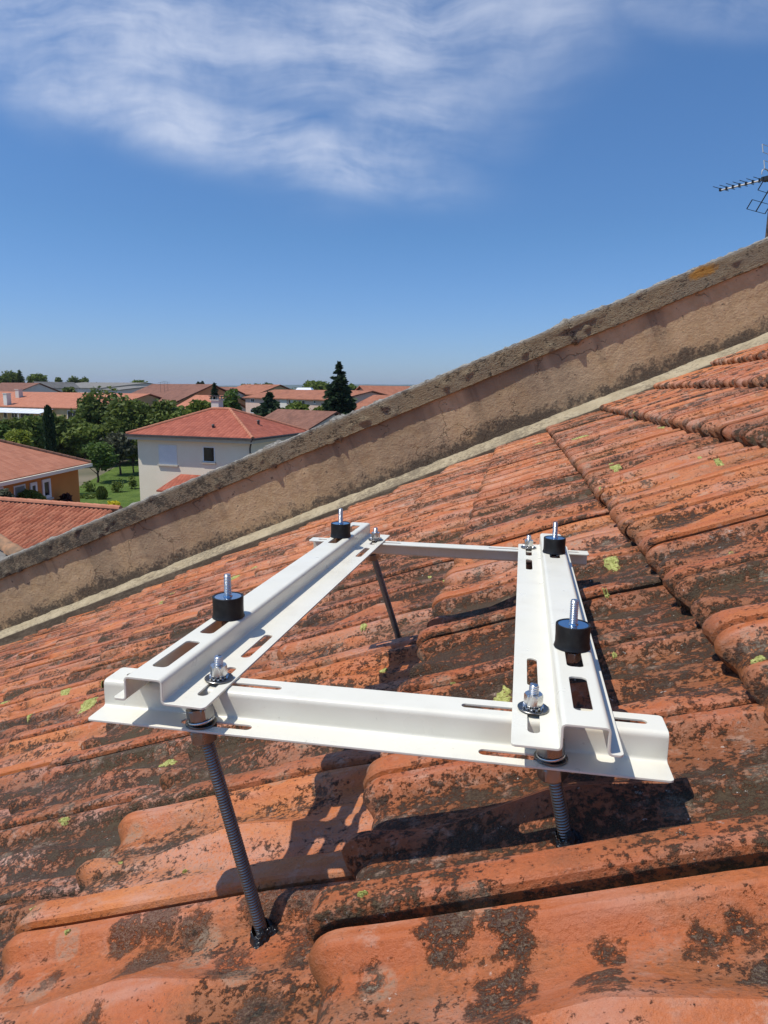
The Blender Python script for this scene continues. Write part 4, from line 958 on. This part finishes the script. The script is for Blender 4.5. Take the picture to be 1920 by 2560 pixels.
for k in range(9):
    s0 = sd_ * (-0.10 - 0.16 * k); w_ = sd_ * -0.15; dz0 = Vector((0, 0, -0.03 - 0.05 * k))
    mb.prism([a_ - bo_ + s0 + dz0, b_ - bo_ + s0 + dz0, b_ - bo_ + s0 + w_ + dz0 - Vector((0, 0, .05 + .03 * (k % 2))), a_ - bo_ + s0 + w_ + dz0 - Vector((0, 0, .05 + .03 * (k % 2)))], (0, 0, -0.12))
mb.build('mortar_slope', M_GREYM, nb_)
mb = MB(); mb.prism([a_ - bo_ + sd_ * .06 - Vector((0, 0, .02)), b_ - bo_ + sd_ * .06 - Vector((0, 0, .02)), b_ - bo_ - sd_ * .08 - Vector((0, 0, .02)), a_ - bo_ - sd_ * .08 - Vector((0, 0, .02))], (0, 0, GZ - b_.z)); mb.build('wall', M_PALE, nb_)

# ---- houses further off
def far_house(name, label, cat, xl, yl, xr, yr, Yl, Yr, W, rise, roofm, wallm, axis='u', wins=(), inset=0.35, group=None, shape='gable', face='front'):
    a, b_ = at(xl, yl, Yl), at(xr, yr, Yr); z0 = (a.z + b_.z) / 2; ux = b_ - a; ux.z = 0
    h = House(name, label, cat, (a.x, a.y, 0), ux, (-ux.y, ux.x), ux.length, W, z0 - .15, group)
    if shape == 'gable':
        h.walls(wallm, inset, gable=rise, gdir=axis); h.gabled(roofm, rise, z0, axis)
    else: h.walls(wallm, inset); h.hip(roofm, rise, z0)
    for w_ in wins: h.window(*w_, inset=inset, sill=False, frame_w=0.08)
    return h
h = far_house('house', 'long house with salmon roof and a white glazed awning along its front', 'house', -160, 1010, 262, 1023, 124, 108, 20, 2.3, M_TR2, M_OCHRE, wins=((8, 1027, 19, 1046), (28, 1027, 44, 1045), (50, 1028, 76, 1046), (168, 1026, 196, 1050)))
p0, p1 = h.hit(-20, 1015)[0], h.hit(137, 1020)[0]; mb = MB(); zt_ = h.zw - .12; nn = 9
for k in range(nn):
    ua, ub = p0 + (p1 - p0) * k / nn + .03, p0 + (p1 - p0) * (k + 1) / nn - .03
    mb.prism([h.P(ua, -2.6, zt_ - .62), h.P(ub, -2.6, zt_ - .62), h.P(ub, .34, zt_ + .05), h.P(ua, .34, zt_ + .05)], (0, 0, -.05))
mb.build('awning', M_SHUT, h.root)
mb = MB()
for k in (0, 3, 6, 9): u_ = p0 + (p1 - p0) * k / 9; mb = MB(); mb.box((u_ - .06, -2.5, GZ), (u_ + .06, -2.38, zt_ - .70), h.M()); mb.build('awning_post', M_FRAMEW, h.root)
for px, py, Y in ((47, 976, 124), (17, 986, 118)):
    q = h.M().inverted() @ (at(px, py, Y) - h.base); mb = MB(); mb.box((q.x - .42, q.y - .42, q.z - 2.2), (q.x + .42, q.y + .42, q.z + .12), h.M()); mb.box((q.x - .5, q.y - .5, q.z + .123), (q.x + .5, q.y + .5, q.z + .22), h.M()); mb.build('chimney', M_PALE, h.root)
far_house('barn', 'long grey-roofed hall with cream walls on the horizon', 'hall', 84, 968, 252, 970, 195, 186, 36, 1.6, M_TR5, M_PALE)
far_house('annex', 'low cream-walled annex left of the brown gabled house', 'building', 250, 972, 300, 976, 176, 170, 16, .9, M_TR5, M_PALE)
far_house('barn', 'small grey gable-fronted shed beside the long hall', 'shed', 70, 970, 100, 969, 172, 171, 14, 1.5, M_TR5, M_PALE, axis='v')
far_house('house', 'brown-roofed house at the left edge behind the salmon roof', 'house', -60, 982, 38, 980, 158, 155, 15, 2.2, M_TR4, M_PALE)
far_house('house', 'house with a broad brown roof and orange-lit gable end', 'house', 288, 1002, 436, 1004, 128, 114, 15, 3.0, M_TR4, mat_simple('warm_orange_render', (0.50, 0.26, 0.11), (0.55, 0.32, 0.15), .5), axis='u')
far_house('house', 'cream gable-fronted house between two brown roofs', 'house', 408, 994, 470, 998, 158, 150, 22, 2.6, M_TR3, M_PALE, axis='v')
far_house('house', 'small house with a plain bright terracotta roof beyond the trees', 'house', 430, 1021, 510, 1023, 112, 108, 10, 2.1, M_TR2, M_PALE)
far_house('house', 'distant house with weathered orange roof left of the pink block', 'house', 548, 984, 640, 986, 150, 140, 12, 2.0, M_TR3, M_OCHRE)
far_house('house', 'distant low house with brown roof beside dark poplars', 'house', 470, 990, 536, 990, 140, 136, 10, 1.6, M_TR4, M_PALE)
h = far_house('apartment_block', 'long pink and white block with a shallow terracotta roof', 'building', 606, 992, 842, 1001, 112, 92, 12, 1.25, M_TR3, M_PINK, wins=((627, 996, 637, 1006), (721, 999, 727, 1008), (747, 1000, 763, 1014), (784, 1001, 790, 1009), (811, 1005, 820, 1014), (626, 1022, 640, 1033)))
for x0, x1 in ((701, 719), (729, 745)):
    (u0, _, z1), (u1, _, z0) = h.hit(x0, 998), h.hit(x1, 1034); mb = MB(); mb.box((u0, .27, z0), (u1, .345, z1), h.M()); mb.build('white_panel', M_PALE, h.root)
q0 = at(735, 986, 150)
mb = MB(); w0, w1 = at(722, 990, 150), at(786, 990, 150); t0, t1 = at(740, 969, 150), at(773, 969, 150); dv = Vector((0, 9, 0))
pv = empty('pavilion', 'white tent-shaped pavilion roof above the pink block', 'pavilion', (q0.x, 150, GZ)); bo_ = Vector(pv.location); lo_ = [w0, w1, w1 + dv, w0 + dv]; hi_ = [t0 + dv * .3, t1 + dv * .3, t1 + dv * .7, t0 + dv * .7]
mb.add([p - bo_ for p in lo_ + hi_], [(3, 2, 1, 0), (4, 5, 6, 7)] + [(k, (k+1) % 4, 4 + (k+1) % 4, 4 + k) for k in range(4)]); mb.build('roof', M_SHUT, pv)
mb = MB(); mb.prism([p - bo_ for p in (w0 + Vector((.2, .2, -.02)), w1 + Vector((-.2, .2, -.02)), w1 + dv - Vector((.2, .2, .02)), w0 + dv + Vector((.2, -.2, -.02)))], (0, 0, GZ - w0.z)); mb.build('wall', M_PALE, pv)
far_house('house', 'house with brown-red roof and white gable right behind the hipped roof', 'house', 600, 1080, 745, 1086, 66, 60, 9, 2.0, M_TR4, M_PALE)
far_house('house', 'house with orange gable right of the tall spruce', 'house', 868, 996, 930, 996, 112, 108, 14, 2.0, M_TR2, mat_simple('tan_render', (0.42, 0.33, 0.20), (0.48, 0.38, 0.24), .5), axis='v')
far_house('house', 'house with a plain terracotta slope below the orange gable', 'house', 862, 1024, 1010, 1028, 88, 82, 11, 1.8, M_TR3, M_PALE)
# ------------------------------------------------------------------ vegetation kit
def mat_leaf(name, dark, light):
    mt, g, b = new_mat(name); r_ = g.attr('tint'); c = g.mix(r_, dark, light)
    put(g, b, color=c, rough=0.6, spec=0.25)
    tr = g.n('ShaderNodeBsdfTranslucent', {'Color': g.mix(0.5, c, light)}); mx = g.n('ShaderNodeMixShader', {0: 0.30})
    g.t.links.new(b.outputs[0], mx.inputs[1]); g.t.links.new(tr.outputs[0], mx.inputs[2]); g.t.links.new(mx.outputs[0], g.t.nodes['Material Output'].inputs[0]); return mt
ML = dict(dark=mat_leaf('dark_leaves', (0.052, 0.083, 0.014), (0.165, 0.205, 0.040)), mid=mat_leaf('green_leaves', (0.074, 0.115, 0.017), (0.21, 0.26, 0.050)),
          light=mat_leaf('light_leaves', (0.055, 0.105, 0.018), (0.14, 0.21, 0.045)), yel=mat_leaf('yellow_green_leaves', (0.13, 0.17, 0.02), (0.36, 0.40, 0.06)),
          con=mat_leaf('conifer_needles', (0.014, 0.034, 0.014), (0.050, 0.085, 0.033)), gry=mat_leaf('grey_green_leaves', (0.055, 0.062, 0.034), (0.12, 0.125, 0.070)),
          pur=mat_leaf('purple_leaves', (0.035, 0.016, 0.018), (0.085, 0.035, 0.035)), flo=mat_leaf('yellow_flowers', (0.50, 0.42, 0.02), (0.75, 0.66, 0.04)))
M_BARK = mat_simple('bark', (0.045, 0.034, 0.024), (0.10, 0.075, 0.05), 6.0, 0.95, 0.02)
def leaf_mesh(name, P, size, mat, parent, r, elong=1.0, dirs=None):
    n = len(P); P = np.asarray(P); 
    if dirs is None: d = r.normal(size=(n, 3)); d[:, 2] *= 0.6
    else: d = dirs + r.normal(size=(n, 3)) * 0.22
    d /= np.linalg.norm(d, axis=1, keepdims=True); e = np.cross(d, r.normal(size=(n, 3))); e /= np.linalg.norm(e, axis=1, keepdims=True) + 1e-9
    s = size * r.uniform(0.55, 1.25, (n, 1)); a = d * s * elong; c_ = e * s * 0.55
    V = np.stack([P - a - c_ * .35, P - a * .1 - c_, P + a, P + a * .1 + c_], 1).reshape(-1, 3)
    tint = np.repeat(np.clip(r.normal(0.45, 0.28, n), 0, 1), 4)
    return np_mesh(name, V, np.arange(4 * n).reshape(n, 4), mat, parent, dict(tint=tint))
def tree(name, label, cat, cx, ytop, wpx, Y, kind='mid', n=2600, leaf=0.30, form='round', ybase=None, trunk=True, group=None, seed=None, zg=GZ, crown_frac=0.72, depth=None):
    seed = seed if seed is not None else int(cx * 13 + ytop * 7) & 0xffff; r = np.random.default_rng(seed)
    p = at(cx, ytop, Y); zt = p.z; W = wpx / F * Y; zb = zg
    if ybase is not None: zb = at(cx, ybase, Y).z
    root = empty(name, label, cat, (p.x, Y, zg), group); Ht = zt - zg; Dp = (depth or W)
    loc = np.array([p.x, Y, zg]); c0 = max(zb - zg, 0.0) if ybase is not None else Ht * (1 - crown_frac)
    if form == 'round':
        nb = 14; cs = []; rs = []
        for k in range(nb):
            t = r.uniform(0.0, 1.0); rad = (1 - abs(t - 0.42) ** 1.6 * 1.5); th = r.uniform(0, 6.283); q = r.uniform(.25, .62) * max(rad, .15)
            cs.append((q * W / 2 * math.cos(th) * 1.05, q * Dp / 2 * math.sin(th) * 1.05, c0 + (Ht - c0) * (0.12 + 0.76 * t))); rs.append(r.uniform(.20, .36))
        cs = np.array(cs); rs = np.array(rs); sc_ = np.array([W, Dp, (Ht - c0) * 0.95])
        kk = r.integers(0, nb, n); dv_ = r.normal(size=(n, 3)); dv_ /= np.linalg.norm(dv_, axis=1, keepdims=True); rad = r.uniform(.45, 1.0, (n, 1)) ** 0.5
        lump = 1 + .22 * np.sin(dv_[:, :1] * 7 + kk[:, None]) * np.sin(dv_[:, 1:2] * 6 + kk[:, None] * 2)
        P = cs[kk] + dv_ * rad * rs[kk][:, None] * sc_ * lump + r.normal(size=(n, 3)) * leaf * .35
        zm = np.percentile(P[:, 2], 99.6); zl = np.percentile(P[:, 2], 1); P[:, 2] = c0 + (P[:, 2] - zl) * (Ht - c0) / (zm - zl)
        leaf_mesh('crown', P, leaf, ML[kind], root, r)
    elif form == 'column':
        t = r.uniform(0, 1, n); th = r.uniform(0, 6.283, n); rr = (np.sin(np.clip(t * 1.02, 0, 1) * math.pi) ** .45 * .42 + .08) * r.uniform(.6, 1.0, n) ** .5 * (1 + .12 * np.sin(t * 40 + th * 2))
        P = np.stack([rr * W * np.cos(th), rr * W * np.sin(th), c0 + (Ht - c0) * t], 1); dd = np.tile([[0, 0, 1.]], (n, 1))
        leaf_mesh('crown', P, leaf, ML[kind], root, r, 1.2, dd)
    else:                                   # conifer: drooping whorls
        P = []; Dd = []; lev = int(26 if form == 'spruce' else 14)
        for l in range(lev):
            t = l / (lev - 1); z = c0 + (Ht - c0) * (t ** 0.92); rl = W / 2 * (1 - t) ** 0.88 * r.uniform(.82, 1.12) + 0.06 * W * (1 - t) + .05
            for b__ in range(int(5 + 10 * (1 - t))):
                th = r.uniform(0, 6.283); L_ = rl * r.uniform(.62, 1.12); m_ = max(4, int(n / (lev * 10) * (L_ / (W / 2) + .25)))
                s_ = r.uniform(0.05, 1, m_); dr = np.array([math.cos(th), math.sin(th)])
                zz = z + (0.10 - 0.42 * s_ + 0.38 * s_ ** 2.4) * L_ * (1.0 - .4 * t) + r.normal(size=m_) * .07 * L_
                lat = r.normal(size=m_) * .13 * L_ * (1 - s_ * .6)
                P.append(np.stack([dr[0] * s_ * L_ - dr[1] * lat, dr[1] * s_ * L_ + dr[0] * lat, zz], 1)); Dd.append(np.tile([[dr[0], dr[1], -.15]], (m_, 1)))
        P.append(np.stack([r.normal(size=30) * .05, r.normal(size=30) * .05, Ht - r.uniform(0, 1, 30) * Ht * .06], 1)); Dd.append(np.tile([[0, 0, 1.]], (30, 1)))
        leaf_mesh('crown', np.concatenate(P), leaf, ML[kind], root, r, 1.3, np.concatenate(Dd))
    if trunk:
        mb = MB(); tr0 = max(.05, W * .035); top = Ht * (.9 if form in ('spruce', 'fir', 'column') else .62); x = y = 0; z = -0.05; segs = 6
        pts = [(0, 0, -.05)]
        for k in range(segs):
            x += r.normal() * W * .012; y += r.normal() * W * .012; pts.append((x, y, top * (k + 1) / segs))
        for k in range(segs): mb.tube(pts[k], pts[k+1], tr0 * (1 - .8 * k / segs), tr0 * (1 - .8 * (k + 1) / segs), 7)
        if form == 'round':
            for k in range(7):
                b0 = pts[2 + k % 4]; th = r.uniform(0, 6.283); L_ = W * r.uniform(.2, .38); mb.tube(b0, (b0[0] + L_ * math.cos(th), b0[1] + L_ * math.sin(th), b0[2] + L_ * r.uniform(.5, 1.1)), tr0 * .4, tr0 * .12, 5)
        mb.build('trunk', M_BARK, root, smooth=50)
    return root
# name, label, category, cx, ytop, width px, distance, kind, leaves, leaf size, form, extra
T = tree
T('spruce', 'tall dark spruce standing above the coping against the sky', 'tree', 848, 908, 102, 75, 'con', 12000, .25, 'spruce', ybase=1066)
T('fir_tree', 'broad dark fir in front of the pink block', 'tree', 674, 984, 100, 86, 'con', 8000, .33, 'fir', ybase=1066)
T('tree', 'bushy green tree right of the broad fir', 'tree', 742, 1008, 70, 80, 'mid', 2600, .30, ybase=1058)
T('tree', 'small green tree left of the tall spruce', 'tree', 800, 1018, 52, 78, 'mid', 2000, .28, ybase=1062)
T('tree', 'leafy green tree just above the coping below the spruce', 'tree', 808, 1040, 96, 76, 'mid', 4200, .27, ybase=1110)
T('tree', 'leafy green tree by the white gable, touching the coping', 'tree', 778, 1052, 50, 74, 'light', 2200, .26, ybase=1110)
T('tree', 'light green tree right behind the white chimney', 'tree', 574, 978, 52, 66, 'light', 2400, .24, ybase=1050)
T('conifer', 'small dark conifer left of the white chimney', 'tree', 536, 960, 24, 100, 'con', 1500, .26, 'fir', ybase=1020)
T('tree', 'green tree left of the white chimney behind the roof', 'tree', 500, 1004, 66, 64, 'mid', 2400, .26, ybase=1060)
T('tree', 'largest dark tree in the middle of the gardens', 'tree', 243, 978, 140, 88, 'dark', 8500, .34, ybase=1135)
T('tree', 'dark tree right of the largest one, left of the white house', 'tree', 325, 1000, 120, 84, 'dark', 7000, .33, ybase=1135)
T('tree', 'dark green tree behind the left slope of the hipped roof', 'tree', 400, 1006, 120, 84, 'dark', 6500, .33, ybase=1110)
T('tree', 'lower green tree under the terracotta roof, near the hip', 'tree', 455, 1022, 100, 82, 'mid', 4500, .31, ybase=1100)
T('tree', 'shaggy green tree left of the largest dark tree', 'tree', 182, 1050, 110, 84, 'mid', 5500, .31, ybase=1150)
T('tree', 'dim green tree behind the narrow cypress', 'tree', 135, 1040, 110, 80, 'dark', 4800, .30, ybase=1140)
T('tree', 'green garden tree left of the narrow cypress', 'tree', 78, 1044, 100, 76, 'mid', 4800, .28, ybase=1130)
T('tree', 'green garden tree at the left edge below the awning', 'tree', 22, 1048, 70, 63, 'dark', 2600, .25, ybase=1120)
T('cypress', 'narrow dark cypress column rising over the orange house roof', 'tree', 119, 1018, 24, 58, 'con', 2600, .22, 'column', ybase=1150)
T('tree', 'leafy tree filling the gap below the largest dark tree', 'tree', 205, 1062, 110, 80, 'mid', 5600, .30, ybase=1128)
T('tree', 'dark thicket tree left of the white house wall', 'tree', 285, 1048, 120, 82, 'dark', 6000, .31, ybase=1138)
T('shrub', 'yellow-green shrub above the ridge of the orange house', 'shrub', 45, 1076, 66, 50, 'yel', 2400, .17, ybase=1125, trunk=False)
T('shrub', 'bright green shrub at the left edge beside the yellow-green one', 'shrub', 0, 1064, 46, 51, 'light', 1500, .18, ybase=1112, trunk=False)
T('tree', 'young fruit tree with pale leaves on the lawn', 'tree', 238, 1106, 92, 66, 'light', 1500, .22, ybase=1172)
T('tree', 'grey-green olive-like tree at the back of the lawn', 'tree', 296, 1084, 84, 72, 'gry', 2600, .24, ybase=1142)
T('tree', 'dark green tree at the back of the lawn by the house corner', 'tree', 330, 1092, 60, 74, 'dark', 2200, .24, ybase=1140)
T('hedge', 'dark hedge closing the far side of the lawn', 'hedge', 215, 1108, 230, 92, 'dark', 7000, .33, ybase=1160, trunk=False, depth=2.5)
T('shrub', 'dark clipped cone shrub on the near lawn', 'shrub', 253, 1220, 24, 56, 'dark', 1400, .15, 'column', ybase=1262, trunk=False)
T('shrub', 'thin pale shrub at the corner of the orange house', 'shrub', 222, 1202, 34, 60, 'mid', 260, .14, ybase=1242)
T('shrub', 'thin leafy shrub in the middle of the near lawn', 'shrub', 292, 1200, 34, 60, 'mid', 260, .14, ybase=1240)
T('shrub', 'thin leafy shrub against the white house corner', 'shrub', 328, 1190, 26, 62, 'mid', 240, .14, ybase=1242)
T('shrub', 'yellow flowering bush by the foot of the white house', 'shrub', 284, 1254, 36, 52, 'flo', 700, .14, ybase=1278, trunk=False)
T('shrub', 'green oleander under the windows of the orange house', 'shrub', 66, 1228, 84, 34.0, 'mid', 2400, .13, ybase=1275, trunk=False)
T('shrub', 'green bush at the far left of the orange wall', 'shrub', 4, 1226, 50, 29.5, 'gry', 1400, .13, ybase=1268, trunk=False)
T('shrub', 'small purple-leaved bush against the orange wall', 'shrub', 163, 1236, 30, 37.0, 'pur', 900, .12, ybase=1275, trunk=False)
T('shrub', 'low hedge bush between the orange house and the lawn', 'shrub', 225, 1236, 60, 57, 'mid', 900, .15, ybase=1262, trunk=False)
T('tree', 'rounded dark tree at the far left of the skyline', 'tree', 14, 930, 58, 215, 'dark', 2600, .5, ybase=985)
T('tree', 'dark tree with a thin top on the left skyline', 'tree', 48, 928, 38, 215, 'dark', 2000, .5, 'fir', ybase=985)
T('tree', 'light green tree left of the grey hall on the skyline', 'tree', 92, 936, 56, 215, 'mid', 2200, .5, ybase=980)
T('tree', 'small round tree over the left end of the grey hall roof', 'tree', 146, 944, 18, 250, 'dark', 700, .5, ybase=970)
T('tree', 'wide round tree over the middle of the grey hall roof', 'tree', 184, 942, 28, 252, 'dark', 900, .5, ybase=970)
T('tree', 'round tree right of the widest one over the grey hall', 'tree', 210, 944, 24, 254, 'dark', 900, .5, ybase=970)
T('bush', 'dark bush in front of the cream wall of the long hall', 'shrub', 172, 969, 32, 150, 'dark', 900, .35, ybase=995, trunk=False)
T('tree', 'low dark tree right of the grey hall on the skyline', 'tree', 246, 958, 20, 250, 'dark', 700, .5, ybase=976)
T('tree', 'green tree left of the broad brown roof on the skyline', 'tree', 344, 952, 46, 240, 'mid', 1500, .55, ybase=978)
T('poplar', 'two-stemmed dark poplar left of the chimney on the skyline', 'tree', 496, 958, 12, 170, 'con', 700, .4, 'column', ybase=985)
T('poplar', 'taller dark poplar next to the two-stemmed one', 'tree', 506, 957, 11, 170, 'con', 700, .4, 'column', ybase=985)
T('tree', 'dark rounded tree on the skyline right of the poplars', 'tree', 522, 964, 26, 190, 'dark', 900, .5, ybase=984)
T('tree', 'dark round tree over the left roof of the pink block', 'tree', 613, 961, 22, 200, 'dark', 900, .55, ybase=982)
T('tree', 'flat dark tree over the pink block roof', 'tree', 642, 961, 30, 205, 'dark', 1000, .55, ybase=982)
T('tree', 'dark tree with a pointed top over the pink block roof', 'tree', 670, 959, 32, 205, 'dark', 1100, .55, ybase=982)
T('tree', 'wide green tree behind the white pavilion', 'tree', 792, 954, 78, 180, 'mid', 2600, .55, ybase=990)
T('tree', 'green tree half hidden behind the right side of the spruce', 'tree', 876, 962, 34, 150, 'mid', 1200, .5, ybase=990)
# far woods that read as one band
r = np.random.default_rng(5); Pw = []
for k in range(900):
    Y = r.uniform(260, 900); x = r.uniform(-0.62, 0.75) * Y; top = r.uniform(2.2, 7.5) * (1.0 if r.random() < .8 else 1.35) + (Y - 260) * 0.004; rad = r.uniform(3, 8)
    m_ = 26; q = r.normal(size=(m_, 3)); q /= np.linalg.norm(q, axis=1, keepdims=True)
    Pw.append(np.stack([x + q[:, 0] * rad, Y + q[:, 1] * rad, GZ + (top) * (.5 + .5 * q[:, 2])], 1))
wo = leaf_mesh('woods', np.concatenate(Pw), 1.9, ML['dark'], None, r); tag(wo, kind='stuff', label='band of far dark green woods along the skyline', cat='woods')
# thin masts on the brown roof
for k, (px, py) in enumerate(((401, 955), (410, 952), (419, 954))):
    a = at(px, py, 124); mb = MB(); mb.tube((0, 0, 0), (0, 0, a.z + 2.4), .03, .02, 6)
    for s_ in (0, .3): mb.tube((-.45, 0, a.z + 2.3 - s_), (.45, 0, a.z + 2.3 - s_), .015, .015, 5)
    o = mb.build('roof_aerial', M_GUT); o.location = (a.x, 124, -2.4); tag(o, ('thin roof aerial, leftmost of three on the broad brown roof', 'tallest thin roof aerial, between two on the brown roof', 'thin roof aerial, rightmost of three on the broad brown roof')[k], 'aerial', 'aerials on the brown roof')
# ------------------------------------------------------------------ haze
hz = bpy.data.materials.new('thin_air'); hz.use_nodes = True; nt = hz.node_tree; nt.nodes.clear()
out = nt.nodes.new('ShaderNodeOutputMaterial'); vol = nt.nodes.new('ShaderNodeVolumePrincipled'); vol.inputs['Color'].default_value = (0.80, 0.88, 1.0, 1); vol.inputs['Density'].default_value = 0.00010; vol.inputs['Anisotropy'].default_value = 0.2
nt.links.new(vol.outputs[0], out.inputs['Volume'])
mb = MB(); mb.box((-9500, -500, GZ - 3), (9500, 9500, 75)); tag(mb.build('haze', hz), kind='stuff')
